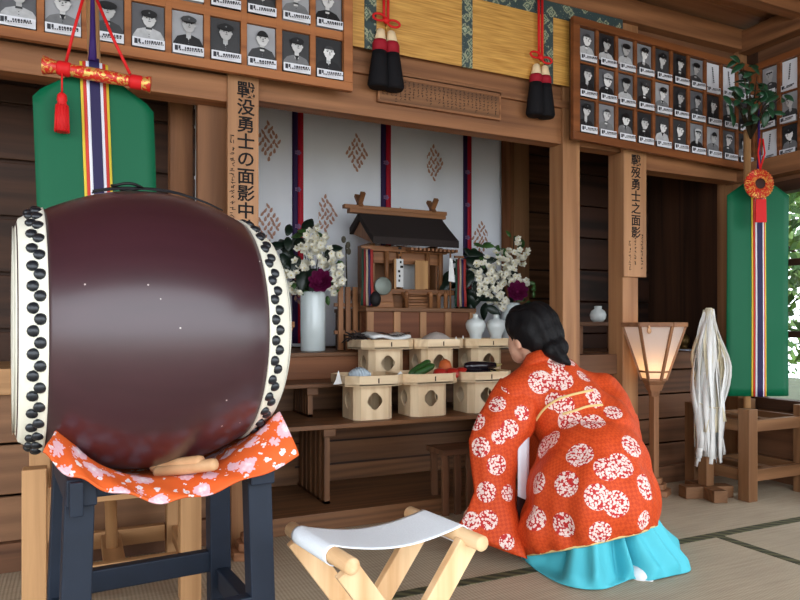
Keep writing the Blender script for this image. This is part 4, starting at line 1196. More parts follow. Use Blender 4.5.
# upper first tray: dried seaweed and a folded sheet with brush writing
c = hi[0]
b = MB(); random.seed(11)
x = aX(356, 3.2)
for i in range(46):
    p = Vector((x+random.uniform(-.03,.06), 3.2+random.uniform(-.07,.07), c.z+random.uniform(.02,.06))); d_ = Vector((random.uniform(-1,1), random.uniform(-1,1), random.uniform(-.3,.4))).normalized()
    b.tube([p-d_*.03, p+Vector((0,0,.01)), p+d_*.03], [.003,.005,.002], 5)
tag(b.build('dried_seaweed', plain('seaweed', (52,44,42), .6, var=.3), None), 'dark tangle of dried seaweed on the upper stand', 'food')
x0_, x1_ = aX(371, 3.12), aX(412, 3.12)
ps = thing('folded_sheet', 'folded white sheet with black brush writing on the upper stand', 'paper', ((x0_+x1_)/2, 3.16, c.z))
b = MB(); b.box(x0_, x1_, 3.10, 3.26, c.z+.012, c.z+.03); b.build('dark_wrapper', plain('dark_wrap', (24,22,26), .6), ps, bevel=.003)
b = MB(); b.grid([[Vector((x0_+.0+(x1_-x0_-.02)*i/8, 3.092+.17*j/4, c.z+.046+.008*math.sin(i*.9)+.004*j)) for i in range(9)] for j in range(5)]); b.build('sheet', PAPER, ps, solid=.014)
b = MB(); random.seed(2)
for i in range(13):
    xx = x0_+.05+i*.0135
    for k_ in range(2): b.bar((xx+random.uniform(-.004,.004), 3.1, c.z+.0615+.008*math.sin((xx-x0_)/(x1_-x0_-.02)*7.2)), (xx+random.uniform(-.01,.01), 3.1+.04, c.z+.0665+.008*math.sin((xx-x0_)/(x1_-x0_-.02)*7.2)), .004, .002)
b.build('ink_marks', INK, ps)
# upper second tray
c = hi[1]
b = MB(); x = aX(438, 3.17); b.lathe([(.105,.0),(.10,.012),(.07,.045),(.035,.066),(.002,.074)], c=(x, 3.19, c.z), seg=32)
tag(b.build('rice_mound', plain('rice', (196,184,176), .9, bump=.6, bscale=260, var=.12), None, smooth=True), 'low mound of pale rice on the upper stand', 'food', kind='stuff')
paper_cone(456, c, 3.10, .05, .022, 'folded white paper peak beside the rice mound'); paper_cone(463, c, 3.12, .055, .022, 'folded white paper peak nearest the white bottles')
# two white bottles on the third
c = hi[2]
PORC = plain('white_porcelain', (216,222,220), .18, coat=.4)
def bottle(px, Y, z, h, label, r=1.0):
    x = aX(px, Y); k = h
    b = MB(); b.lathe([(.002,0),(.034*r,0),(.036*r,.01*k),(.031*r,.22*k),(.033*r,.32*k),(.052*r,.55*k),(.055*r,.68*k),(.046*r,.80*k),(.020*r,.86*k),(.014*r,.90*k),(.015*r,.985*k),(.017*r,1.0*k),(.011*r,1.0*k),(.010*r,.93*k),(.002,.92*k)], c=(x, Y, z), seg=32)
    return tag(b.build('porcelain_bottle', PORC, None, smooth=True), label, 'bottle', 'white sake bottles')
bottle(475.5, 3.17, c.z, .17, 'white porcelain bottle on the stand, the one closer to the shrine plinth')
bottle(496, 3.17, c.z, .168, 'white porcelain bottle on the stand, the one closer to the person')
# ================================================================ framed portraits above the lintels
PH_BG = [plain('photo_tone_%d' % i, c, .35, var=.12, bscale=9) for i, c in enumerate(((58,58,60), (92,92,96), (128,128,132), (40,40,42), (156,156,160)))]
PH_SK = [plain('photo_skin_%d' % i, c, .35, var=.08, bscale=40) for i, c in enumerate(((204,202,202), (228,226,226), (178,176,176)))]
PH_CL = [plain('photo_cloth_%d' % i, c, .35, var=.15, bscale=50) for i, c in enumerate(((24,24,26), (58,58,60), (112,112,114), (180,180,182)))]
PH_DK = plain('photo_black', (18,18,20), .35)
PH_CAP = plain('photo_caption', (226,226,232), .5)
PH_TXT = plain('photo_caption_ink', (60,60,66), .5)
PMATS = PH_BG+PH_SK+PH_CL+[PH_DK, PH_CAP, PH_TXT]
def portrait(parent, org, ux, nn, w, h, seed, mode=0):
    """one printed portrait: background, figure and caption strip; ORG its lower corner, UX along the frame, NN towards the room"""
    rnd = random.Random(seed); b = MB(); lay = [0]
    def P(u, v): return org+ux*(u*w)+dz*(v*h)+nn*(.0012*lay[0])
    def poly(pts, mi):
        lay[0] += 1; b.prism([P(u, v) for u, v in pts], nn*.0006, mi=mi)
    def ell(cu, cv, ru, rv, mi, a0=0, a1=2*PI, n=16): poly([(cu+ru*math.cos(a0+(a1-a0)*i/n), cv+rv*math.sin(a0+(a1-a0)*i/n)) for i in range(n+(0 if a1-a0 > 6.2 else 1))], mi)
    SK = 5+rnd.randrange(3); CL = 8+rnd.choice((0,0,0,1,1,2,3)); bgm = rnd.randrange(5); DK, CAP, TXT = 12, 13, 14
    if CL-8 == 3 and bgm == 4: bgm = 1
    cap = .2
    if mode == 1:       # a plain card with one line of writing
        poly([(0,0),(1,0),(1,1),(0,1)], CAP)
        for i in range(9):
            v = .84-.062*i; poly([(.46,v),(.55+rnd.uniform(-.02,.02),v),(.55,v+.04),(.46,v+.04)], TXT)
    else:
        poly([(0,0),(1,0),(1,1),(0,1)], bgm)
        cu = .5+rnd.uniform(-.05,.05); hv = .67+rnd.uniform(-.02,.03); hr = .20+rnd.uniform(-.02,.025)
        sl = .42+rnd.uniform(-.03,.03)
        poly([(max(0,cu-.52),cap),(min(1,cu+.52),cap),(min(1,cu+.48),cap+.1),(cu+.36,sl),(cu+.12,sl+.06),(cu-.12,sl+.06),(cu-.36,sl),(max(0,cu-.48),cap+.1)], CL)
        poly([(cu-.075,sl-.02),(cu+.075,sl-.02),(cu+.08,hv-.08),(cu-.08,hv-.08)], SK)
        if rnd.random() < .45: poly([(cu-.085,sl+.05),(cu,sl-.07),(cu+.085,sl+.05)], 8+(3 if CL < 10 else 0))
        else: poly([(cu-.10,sl+.02),(cu+.10,sl+.02),(cu+.09,sl+.065),(cu-.09,sl+.065)], 8+(1 if CL != 9 else 0))
        for k in range(3): ell(cu, cap+.03+.055*k, .016, .010, 8+(2 if CL < 10 else 0), n=6)
        ell(cu, hv, hr, hr*.80+.01, SK)
        for s in (-1, 1): ell(cu+s*hr*.98, hv-.01, .03, .028, SK, n=8)
        st = rnd.randrange(5)
        if st in (0, 1):      # peaked cap
            ccol = 8+rnd.choice((0,0,1,3))
            ell(cu, hv+.055, hr*1.12, hr*.78, ccol, 0, PI); ell(cu, hv+.115, hr*1.3, hr*.42, ccol)
            poly([(cu-hr*1.02,hv+.07),(cu+hr*1.02,hv+.07),(cu+hr*.8,hv+.035),(cu-hr*.8,hv+.035)], DK); ell(cu, hv+.125, .028, .02, 10, n=8)
        elif st == 2:         # round sailor cap
            ell(cu, hv+.10, hr*1.35, hr*.42, 8+rnd.choice((0,3))); poly([(cu-hr*1.0,hv+.055),(cu+hr*1.0,hv+.055),(cu+hr*1.02,hv+.10),(cu-hr*1.02,hv+.10)], DK)
        elif st == 3: ell(cu, hv+.03, hr*1.04, hr*.80, DK, .12, PI-.12)     # short hair
        else: ell(cu, hv+.05, hr*.98, hr*.58, 9, .2, PI-.2)
        for s in (-1, 1):
            ell(cu+s*hr*.40, hv+.012, .028, .011, DK, n=8)
            poly([(cu+s*hr*.62,hv+.040),(cu+s*hr*.2,hv+.044),(cu+s*hr*.2,hv+.034),(cu+s*hr*.62,hv+.030)], DK)
        poly([(cu-.012,hv-.005),(cu+.012,hv-.005),(cu+.026,hv-.048),(cu-.026,hv-.048)], 10)
        poly([(cu-.045,hv-.072),(cu+.045,hv-.072),(cu+.03,hv-.084),(cu-.03,hv-.084)], 9)
    lay[0] = max(lay[0], 1)
    if mode != 1 or True:
        poly([(0,0),(1,0),(1,cap),(0,cap)], CAP)
        poly([(.06,.055),(.16,.055),(.16,.165),(.06,.165)], TXT)
        poly([(.18,.09),(.24,.09),(.24,.165),(.18,.165)], TXT)
        x = .38
        while x < .9: d = rnd.uniform(.03,.07); poly([(x,.10),(x+d,.10),(x+d,.145),(x,.145)], TXT); x += d+.03
        x = .2
        while x < .9: d = rnd.uniform(.03,.06); poly([(x,.035),(x+d,.035),(x+d,.062),(x,.062)], TXT); x += d+.025
    return b.build('portrait', PMATS, parent)
def photo_frame(name, label, org, ux, nn, cols, rows, pw, ph, gx, gy, mx, my, W, seed0, cards=(), lean=0):
    """ORG: lower corner of the first photograph; columns run along UX"""
    L_ = cols*pw+(cols-1)*gx; H_ = rows*ph+(rows-1)*gy
    o0 = org-ux*mx-dz*my
    t = thing(name, label, 'frame', o0, 0, 'framed portrait boards')
    b = MB()
    def slab(u0, u1, v0, v1, n0, n1):
        pts = [o0+ux*u0+dz*v0, o0+ux*u1+dz*v0, o0+ux*u1+dz*v1, o0+ux*u0+dz*v1]; b.prism([p+nn*n0 for p in pts], nn*(n1-n0))
    TW, TH = L_+2*mx, H_+2*my
    slab(0, TW, 0, my-.004, 0, .024); slab(0, TW, TH-my+.004, TH, 0, .024); slab(0, mx-.004, my-.004, TH-my+.004, 0, .024); slab(TW-mx+.004, TW, my-.004, TH-my+.004, 0, .024)
    for c in range(1, cols): u = mx+c*(pw+gx)-gx/2; slab(u-gx/2+.002, u+gx/2-.002, my-.004, TH-my+.004, 0, .014)
    for r in range(1, rows): v = my+r*(ph+gy)-gy/2; slab(mx-.004, TW-mx+.004, v-gy/2+.002, v+gy/2-.002, 0, .013)
    b.build('frame_lattice', W, t, bevel=.002)
    b = MB(); slab(.004, TW-.004, .004, TH-.004, -.012, .0); b.build('backboard', W_DARK('x'), t)
    for r in range(rows):
        for c in range(cols):
            portrait(t, org+ux*(c*(pw+gx))+dz*(r*(ph+gy))+nn*.001, ux, nn, pw, ph, seed0+r*31+c, 1 if (r, c) in cards else 0)
    return t
EX = Vector((1,0,0)); NY = Vector((0,-1,0))
photo_frame('portrait_frame', 'long wooden frame of portraits hung above the drum', Vector((.853-.135*9, 2.565, 1.825)), EX, NY, 10, 2, .108, .160, .027, .039, .042, .038, W_FRAME('x'), 100)
QX0 = aX(577.5, 2.565); QP = (aX(737, 2.565)-QX0)/9; QW = .100; QZ0 = aZ(577, 132.5, 2.565); QH = (aZ(577, 27.5, 2.565)-QZ0-.025)/3
QEX = Vector((1, 0, -.026)).normalized()      # this one hangs a little askew
photo_frame('portrait_frame', 'reddish wooden frame with three rows of portraits ending at the leafy pole', Vector((QX0, 2.565, QZ0)), QEX, NY, 10, 3, QW, QH, QP-QW, .0125, .043, .040, W_RED('x'), 200, cards=((2,7),(2,8)))
photo_frame('portrait_frame', 'reddish wooden frame of portraits on the window wall above the banner', Vector((3.40, at(763,160,X=3.40).y, 1.745)), Vector((0,-1,0)), Vector((-1,0,0)), 4, 3, .088, .159, .027, .0125, .043, .040, W_RED('y'), 300, cards=((0,0),(2,1)))

# ================================================================ gold blind with brocade borders
VY = 2.612
vx0, vx1 = .88, aX(622, VY)
bl = thing('bamboo_blind', 'gold bamboo blind with green brocade bands hung across the beam', 'blind', ((vx0+vx1)/2, VY, 2.0))
m, nt, bb = nodes('gold_bamboo'); L = nt.links.new
tc = N(nt, 'ShaderNodeTexCoord'); wv = N(nt, 'ShaderNodeTexWave', wave_type='BANDS', bands_direction='Z', i_Scale=75.0, i_Distortion=.4); L(tc.outputs['Object'], wv.inputs[0])
mp = N(nt, 'ShaderNodeMapping'); mp.inputs['Scale'].default_value = (6, 6, 130); L(tc.outputs['Object'], mp.inputs[0])
nz = N(nt, 'ShaderNodeTexNoise', i_Scale=1.0, i_Detail=3.0); L(mp.outputs[0], nz.inputs[0])
cr = N(nt, 'ShaderNodeValToRGB'); cr.color_ramp.elements[0].position = .3; cr.color_ramp.elements[0].color = rgb(172,118,44); cr.color_ramp.elements[1].position = .75; cr.color_ramp.elements[1].color = rgb(224,172,88)
L(nz.outputs['Fac'], cr.inputs[0]); L(cr.outputs[0], bb.inputs['Base Color']); bb.inputs['Roughness'].default_value = .5
bp = N(nt, 'ShaderNodeBump', i_Strength=.3, i_Distance=.002); L(wv.outputs['Fac'], bp.inputs['Height']); L(bp.outputs[0], bb.inputs['Normal'])
GOLD = m
m, nt, bb = nodes('green_brocade'); L = nt.links.new
tc = N(nt, 'ShaderNodeTexCoord'); v1 = N(nt, 'ShaderNodeTexVoronoi', i_Scale=22.0, feature='F1', distance='MANHATTAN'); L(tc.outputs['Object'], v1.inputs['Vector'])
v2 = N(nt, 'ShaderNodeTexVoronoi', i_Scale=110.0); L(tc.outputs['Object'], v2.inputs['Vector'])
cr = N(nt, 'ShaderNodeValToRGB'); e = cr.color_ramp.elements; e[0].position = .0; e[0].color = rgb(190,188,150); e[1].position = .13; e[1].color = rgb(30,40,56)
e.new(.30).color = rgb(40,54,62); e.new(.38).color = rgb(186,190,160); e.new(.48).color = rgb(96,118,96); e.new(.60).color = rgb(44,60,62); e.new(.72).color = rgb(168,172,140); e.new(.9).color = rgb(52,68,68)
ad = N(nt, 'ShaderNodeMath', operation='MULTIPLY_ADD'); ad.inputs[1].default_value = .30; L(v2.outputs['Distance'], ad.inputs[0]); L(v1.outputs['Distance'], ad.inputs[2]); L(ad.outputs[0], cr.inputs[0])
sp = N(nt, 'ShaderNodeMath', operation='LESS_THAN'); sp.inputs[1].default_value = .10; L(v2.outputs['Distance'], sp.inputs[0])
mx = N(nt, 'ShaderNodeMix', data_type='RGBA'); L(sp.outputs[0], mx.inputs[0]); L(cr.outputs[0], mx.inputs[6]); mx.inputs[7].default_value = rgb(208,202,164)
L(mx.outputs[2], bb.inputs['Base Color']); bb.inputs['Roughness'].default_value = .5
GBR = m
b = MB(); b.box(vx0, vx1-.01, VY-.003, VY+.003, 2.0, 2.36); b.build('bamboo_panel', GOLD, bl)
b = MB(); b.box(vx0, vx1, VY-.007, VY+.005, 2.315, 2.437); b.build('brocade_border', GBR, bl, bevel=.002)
for px0, px1 in ((364,376), (461.5,472), (543.5,552.5)):
    x0, x1 = aX(px0, VY), aX(px1, VY); b = MB(); b.box(x0, x1, VY-.006, VY+.004, 1.998, 2.33); b.build('brocade_band', GBR, bl, bevel=.001)
# red cords with long black tassels
CREAM = plain('cream_cap', (222,196,158), .6); CRIM = plain('crimson_thread', (150,24,40), .7); BLK = plain('black_thread', (14,12,16), .8, bump=.5, bscale=150)
def big_tassel(px, ptop, pknot, pcap, pred, pblk, pend, spread, label):
    Y = 2.585
    k = at(px, pknot, Y=Y); t = thing('tassel_cord', label, 'tassel', (k.x, Y, at(px, pend, Y=Y).z), 0, 'black tassels on red cords')
    b = MB()
    for s in (-1, 1): b.tube([(k.x+.010*s, Y, at(px, ptop, Y=Y).z), (k.x+.009*s, Y, k.z)], .006, 6)
    b.build('cord', REDC, t)
    b = MB()
    for s in (-1, 1): b.tube([(k.x+s*(.006+.055*math.sin(a)**2)+.0*s, Y-.006, k.z-s*.008+.014*math.sin(2*a)) for a in [PI*i/16 for i in range(17)]], .005, 6)
    b.ball((k.x, Y-.004, k.z), (.016,.012,.014), 10, 8); b.build('bow_knot', REDC, t)
    zc, zr, zb, ze = [at(px, v, Y=Y).z for v in (pcap, pred, pblk, pend)]
    b = MB(); b.tube([(k.x, Y, k.z-.01), (k.x, Y, zc)], .004, 6); b.build('gold_link', BRASS, t)
    for s in (-1, 1):
        c = Vector((k.x+s*.024, Y, 0)); q = Vector((k.x+s*spread, Y, 0))
        def ringz(z, r, f): 
            cc = c.lerp(q, f); return [Vector((cc.x+r*math.cos(a), Y+r*.9*math.sin(a), z)) for a in [2*PI*i/16 for i in range(16)]]
        b = MB(); b.loft([ringz(zc, .010, 0), ringz(zc-.006, .017, 0), ringz(zr, .026, .25)]); b.build('tassel_cap', CREAM, t)
        b = MB(); b.loft([ringz(zr+.002, .027, .25), ringz(zr-.01, .032, .3), ringz(zb, .030, .5)]); b.build('red_collar', CRIM, t)
        b = MB(); b.loft([ringz(zb+.002, .030, .5), ringz(zb-.03, .034, .6), ringz(ze+.012, .046, .95), ringz(ze, .038, 1)]); b.build('black_fringe', BLK, t)
big_tassel(386, -6, 21, 30, 42, 53, 89, .036, 'black tassel with cream cap on a red cord, beside the portrait frame over the drum')
big_tassel(540.5, -6, 58, 65, 76, 84, 117, .030, 'black tassel with cream cap on a red cord, nearest the reddish portrait frame')

# ================================================================ signboards with brush writing
def signboard(px0, px1, ytop, zbot, label, text, size, x_off, ztext, small):
    Y = FY+.028; x0, x1 = aX(px0, Y), aX(px1, Y); zt = aZ((px0+px1)/2, ytop, Y); th = .02
    t = thing('signboard', label, 'sign', ((x0+x1)/2, Y, zbot), 0, 'tall inscribed signboards')
    b = MB(); b.box(x0, x1, Y-th, Y, zbot, zt); b.build('board', W_BOARD('z'), t, bevel=.002)
    xc = (x0+x1)/2+x_off
    text_mesh('inscription', '\n'.join(text), size, INK, lambda x, y, z: Vector((xc+x*1.06, Y-th-.0006-z, zt-ztext+y)), t, bold=.0005*size/.06, space=1.0)
    b = MB(); rnd = random.Random(5)
    for cx_, z0, z1, s in small:
        z = zt-z0
        while z > zt-z1:
            for k in range(rnd.choice((3,4))):
                px_ = cx_*(x1-x0)+x0+rnd.uniform(-.006,.006)*s; pz = z+rnd.uniform(-.007,.007)*s; a = rnd.choice((0, PI/2, .6, -.7, 0))
                l = rnd.uniform(.004,.008)*s
                b.bar((px_-l*math.cos(a), Y-th-.0006, pz-l*math.sin(a)), (px_+l*math.cos(a), Y-th-.0006, pz+l*math.sin(a)), .0022*s, .0012, up=(0,1,0))
            z -= .021*s
    b.build('small_inscription', INK, t)
signboard(226.5, 257.5, 72, 1.02, 'tall board with brush writing on the post above the drum', '戰没勇士の面影　中井'.replace('　', '\n')and['戰','没','勇','士','の','面','影','中','井'], .066, .010, .046, ((.15, .26, .62, 1.0),))
signboard(621, 643.5, 149, aZ(632, 277, FY+.02), 'tall board with brush writing on the post behind the lamp', ['戰','歿','勇','士','之','面','影'], .061, .004, .036, ((.26, .48, .62, .8), (.5, .46, .60, .8), (.80, .44, .62, .8)))
# donor board on the beam
Y = FY+.045
x0, x1 = aX(377, Y), aX(498, Y)
z0, z1 = aZ(450, 113, Y), aZ(450, 86, Y)
t = thing('name_board', 'long plain board with rows of small writing on the beam over the shrine', 'sign', ((x0+x1)/2, Y, z0))
b = MB(); b.box(x0, x1, Y-.016, Y, z0, z1); b.build('board', W_ALTAR('x'), t, bevel=.002)
b = MB()
for (a0_, a1_, c0_, c1_) in ((x0-.004, x1+.004, z0-.004, z0+.005), (x0-.004, x1+.004, z1-.005, z1+.004), (x0-.004, x0+.005, z0, z1), (x1-.005, x1+.004, z0, z1)): b.box(a0_, a1_, Y-.020, Y-.002, c0_, c1_)
b.build('board_rim', W_BEAM('x'), t, bevel=.002)
b = MB(); rnd = random.Random(9); x = x0+.02
FAINT = plain('faded_ink', (66,46,36), .8)
while x < x1-.02:
    z = z1-.012; zb_ = z0+rnd.uniform(.008,.04)
    while z > zb_:
        for k in range(2):
            l = rnd.uniform(.003,.006); a = rnd.choice((0, PI/2, .7)); px_ = x+rnd.uniform(-.003,.003); pz = z+rnd.uniform(-.003,.003)
            b.bar((px_-l*math.cos(a), Y-.0166, pz-l*math.sin(a)), (px_+l*math.cos(a), Y-.0166, pz+l*math.sin(a)), .002, .001, up=(0,1,0))
        z -= .0125
    x += .021
b.build('faded_inscription', FAINT, t)
# ================================================================ paper lamps on tall stands
LW = lambda a: wood('lamp_wood', (118,78,52), (160,112,78), a, .5)
m, nt, bb = nodes('lamp_paper'); L = nt.links.new
tr = N(nt, 'ShaderNodeBsdfTranslucent'); tr.inputs[0].default_value = rgb(244,226,214)
df = N(nt, 'ShaderNodeBsdfDiffuse'); df.inputs[0].default_value = rgb(246,236,230)
ms = N(nt, 'ShaderNodeMixShader'); ms.inputs[0].default_value = .6; L(df.outputs[0], ms.inputs[1]); L(tr.outputs[0], ms.inputs[2]); L(ms.outputs[0], nt.nodes['Material Output'].inputs[0])
LPAPER = m
def lamp(x, y, label, lit=True):
    t = thing('paper_lamp', label, 'lamp', (x, y, 0), 0, 'six-sided paper lamps')
    for (r, z0, z1) in ((.085, 0, .03), (.062, .03, .058), (.042, .058, .085)):
        b = MB(); b.loft([[(x+r*math.cos(a), y+r*math.sin(a), z) for a in [PI/6+PI/3*k for k in range(6)]] for z in (z0, z1)])
        for f in b.bm.faces: f.smooth = False
        b.build('base_step', LW('x'), t, bevel=.003)
    b = MB(); b.box(x-.017, x+.017, y-.017, y+.017, .085, .50); b.build('pole', LW('z'), t, bevel=.002)
    ca_ = math.atan2(-y, -x)+R(4); R6 = [ca_+PI/6+PI/3*k for k in range(6)]
    def hx(r, z): return [Vector((x+r*math.cos(a), y+r*math.sin(a), z)) for a in R6]
    for (r, z0, z1) in ((.030, .49, .52), (.046, .52, .55), (.058, .55, .572)):
        b = MB(); b.loft([hx(r*.8, z0), hx(r, z1)]); 
        for f in b.bm.faces: f.smooth = False
        b.build('capital', LW('x'), t, bevel=.002)
        def rad(z): return .058+(z-.572)*(.148-.058)/(.842-.572)
    a_, b_ = hx(rad(.575), .575), hx(rad(.842), .842)
    for k in range(6):
        q = MB(); q.bar(a_[k], b_[k], .013, .010, up=Vector((math.cos(R6[k]), math.sin(R6[k]), 0))); q.build('rib', LW('z'), t)
        for zz, w_ in ((.617, .009), (.578, .010)):
            c = hx(rad(zz), zz); q = MB(); q.bar(c[k], c[(k+1) % 6], .008, w_); q.build('cross_bar', LW('x'), t)
        c = hx(rad(.845)+.004, .852); q = MB(); q.bar(c[k], c[(k+1) % 6], .014, .022); q.build('top_rail', LW('x'), t, bevel=.002)
        i0, i1 = hx(rad(.575)-.004, .575), hx(rad(.842)-.004, .842)
        q = MB(); q.face([i0[k], i0[(k+1) % 6], i1[(k+1) % 6], i1[k]]); q.build('paper_pane', LPAPER, t, recalc=False, solid=.0)
    v = (Vector((0,0,0))-Vector((x, y, 0))).normalized(); c = Vector((x, y, .825))+v*.140-Vector((v.y,-v.x,0))*-.022
    q = MB(); q.ball(c+dz*-.004, (.014,.006,.014), 12, 8); q.ball(c+dz*.014, (.008,.005,.010), 10, 8); q.build('gourd_tag', plain('gourd', (196,150,112), .5), t)
    q = MB(); q.lathe([(.012,0),(.014,.03),(.008,.05)], c=(x, y, .575), seg=12); q.ball((x, y, .640), (.016,.016,.022), 12, 8); q.build('bulb', plain('bulb_glass', (250,230,200), .3), t)
    if lit:
        l = bpy.data.lights.new('lamp_light', 'POINT'); l.energy = .95; l.color = (1.0, .62, .26); l.shadow_soft_size = .02
        o = bpy.data.objects.new('lamp_light', l); COL.objects.link(o); o.parent = t; o.location = (0, 0, .645)
    return t
pb = at(654, 494, z=0); LX, LY = pb.x, pb.y
lamp(LX, LY, 'lit six-sided paper lamp standing between the person and the white paper streamers')
pb = at(246, 556, z=0)
lamp(pb.x+.02, pb.y, 'six-sided paper lamp mostly hidden behind the drum, only its pole and base showing', False)

# ================================================================ paper streamer wand on a cross stand
ow = at(706, 497, z=0); OX, OY = ow.x, ow.y
o_ = thing('purification_wand', 'tall wand of long white paper streamers on a wooden cross base', 'wand', (OX, OY, 0))
for d_ in ((1,0), (0,1)):
    b = MB(); a0 = .125; yaw = R(-18)
    ux = Vector((math.cos(yaw)*d_[0]-math.sin(yaw)*d_[1], math.sin(yaw)*d_[0]+math.cos(yaw)*d_[1], 0)); c = Vector((OX, OY, .0))
    b.bar(c-ux*a0+dz*.03, c+ux*a0+dz*.03, .07, .058 if d_[0] else .0575); b.build('foot', W_TABLE('x'), o_, bevel=.003)
b = MB(); b.box(OX-.026, OX+.026, OY-.026, OY+.026, .06, .30); b.build('socket_post', W_TABLE('z'), o_, bevel=.003)
b = MB(); b.tube([(OX, OY, .28), (OX+.02, OY, .93)], .013, 10); b.build('stick', W_LIGHT('z'), o_)
random.seed(21)
PST = [plain('streamer_white', (226,224,220), .75, var=.03), plain('streamer_cream', (212,200,172), .8, var=.05)]
top = Vector((OX+.02, OY, .925))
for i in range(92):
    a = 2*PI*i/64*5.0+random.uniform(0,.6); r = random.uniform(.015,.062); ln = random.uniform(.66,.72) if i % 5 else random.uniform(.4,.62)
    dirv = Vector((math.cos(a), math.sin(a)*.8, 0)); tv = Vector((-math.sin(a), math.cos(a), 0))
    b = MB(); rows = []; w_ = random.uniform(.009,.015); ph = random.uniform(0,6); z0 = .93-random.uniform(0,.06)
    n_ = 14; lift = random.uniform(.2,1) if i % 6 == 0 else 0
    for k in range(n_+1):
        f = k/n_; rr = .010+(r)*min(1, f*3.0)**.8+.035*lift*math.sin(PI*min(1,f*1.5)); p = top+dirv*rr; p.z = z0-ln*f
        p += tv*.010*math.sin(f*7+ph)+dirv*.006*math.sin(f*11+ph)
        if f > .9: p += dirv*.006*(f-.9)*10
        tw = tv*math.cos(.8*math.sin(f*4+ph))+dirv*math.sin(.8*math.sin(f*4+ph)); rows.append([p-tw*w_, p+tw*w_])
    b.grid(rows); b.build('paper_streamer', PST[1 if i % 5 == 0 else 0], o_, solid=.0008)
b = MB(); b.tube([top+Vector((.062*math.cos(a), .052*math.sin(a), -.46+.02*math.sin(a))) for a in [2*PI*k/30 for k in range(31)]], .003, 6); b.build('tie_string', PST[1], o_)
b = MB(); b.lathe([(.016,-.09),(.022,-.05),(.020,0),(.014,.01)], c=top, seg=14); b.build('top_wrap', PST[1], o_)

# ================================================================ vases of flowers
LEAFD = plain('dark_leaf', (22,36,26), .4, var=.2, bscale=20); LEAFG = plain('green_leaf', (58,92,40), .45, var=.2, bscale=20)
BLOS = plain('white_blossom', (226,222,206), .7, var=.04); PEON = plain('magenta_peony', (98,18,62), .6, var=.2, bscale=30); YST = plain('flower_centre', (206,186,90), .6)
def leaf_mesh(ln, wd, bend, m):
    b = MB(); rows = []
    for k in range(7):
        f = k/6; w_ = wd*math.sin(PI*min(.98, f*.92+.06))**.8; z = -bend*ln*f*f
        rows.append([Vector((ln*f, -w_, z+w_*.25)), Vector((ln*f, 0, z)), Vector((ln*f, w_, z+w_*.25))])
    b.grid(rows); me = bpy.data.meshes.new('leaf'); b.bm.to_mesh(me); b.bm.free(); me.materials.append(m); return me
def blossom_mesh(r, petals, m, layers=1, cup=.35):
    b = MB()
    for L_ in range(layers):
        rr = r*(1-.24*L_)
        for k in range(petals):
            a = 2*PI*(k+.5*L_)/petals; d_ = Vector((math.cos(a), math.sin(a), 0)); t_ = Vector((-math.sin(a), math.cos(a), 0)); rows = []
            for i in range(5):
                f = i/4; w_ = rr*.46*math.sin(PI*min(.93, .12+f*.8))
                up = dz*(rr*(cup+.35*L_)*f*f+.15*r*L_*.3); rows.append([d_*rr*f+up-t_*w_, d_*rr*f*1.03+up*.85, d_*rr*f+up+t_*w_])
            b.grid(rows)
    for f in b.bm.faces: f.material_index = 0
    b.mi = 1; b.ball((0,0,r*.12), (r*.16,r*.16,r*.14), 8, 5)
    me = bpy.data.meshes.new('blossom'); b.bm.to_mesh(me); b.bm.free(); me.materials.append(m); me.materials.append(m if m is PEON else YST); return me
LM = {('d',0): leaf_mesh(.085,.022,.3,LEAFD), ('g',0): leaf_mesh(.075,.019,.3,LEAFG), ('d',1): leaf_mesh(.11,.030,.5,LEAFD), ('g',1): leaf_mesh(.05,.014,.2,LEAFG)}
def solid_leaf(o): 
    md = o.modifiers.new('solid', 'SOLIDIFY'); md.thickness = .001
BM_ = [blossom_mesh(.021, 5, BLOS), blossom_mesh(.018, 6, BLOS, 2)]
PM_ = blossom_mesh(.066, 9, PEON, 5, .55)
def put(name, me, parent, loc, nrm, roll, s=1):
    o = bpy.data.objects.new(name, me); COL.objects.link(o); o.parent = parent
    q = Vector(nrm).to_track_quat('Z', 'X').to_matrix().to_4x4() @ Matrix.Rotation(roll, 4, 'Z')
    ml = wmat(parent).inverted() @ Matrix.LocRotScale(loc, None, (s,s,s)) @ q
    o.location = ml.translation; o.rotation_euler = ml.to_euler(); o.scale = (s,s,s)
    return o
TOCAM = Vector((-.42, -.88, .2)).normalized()
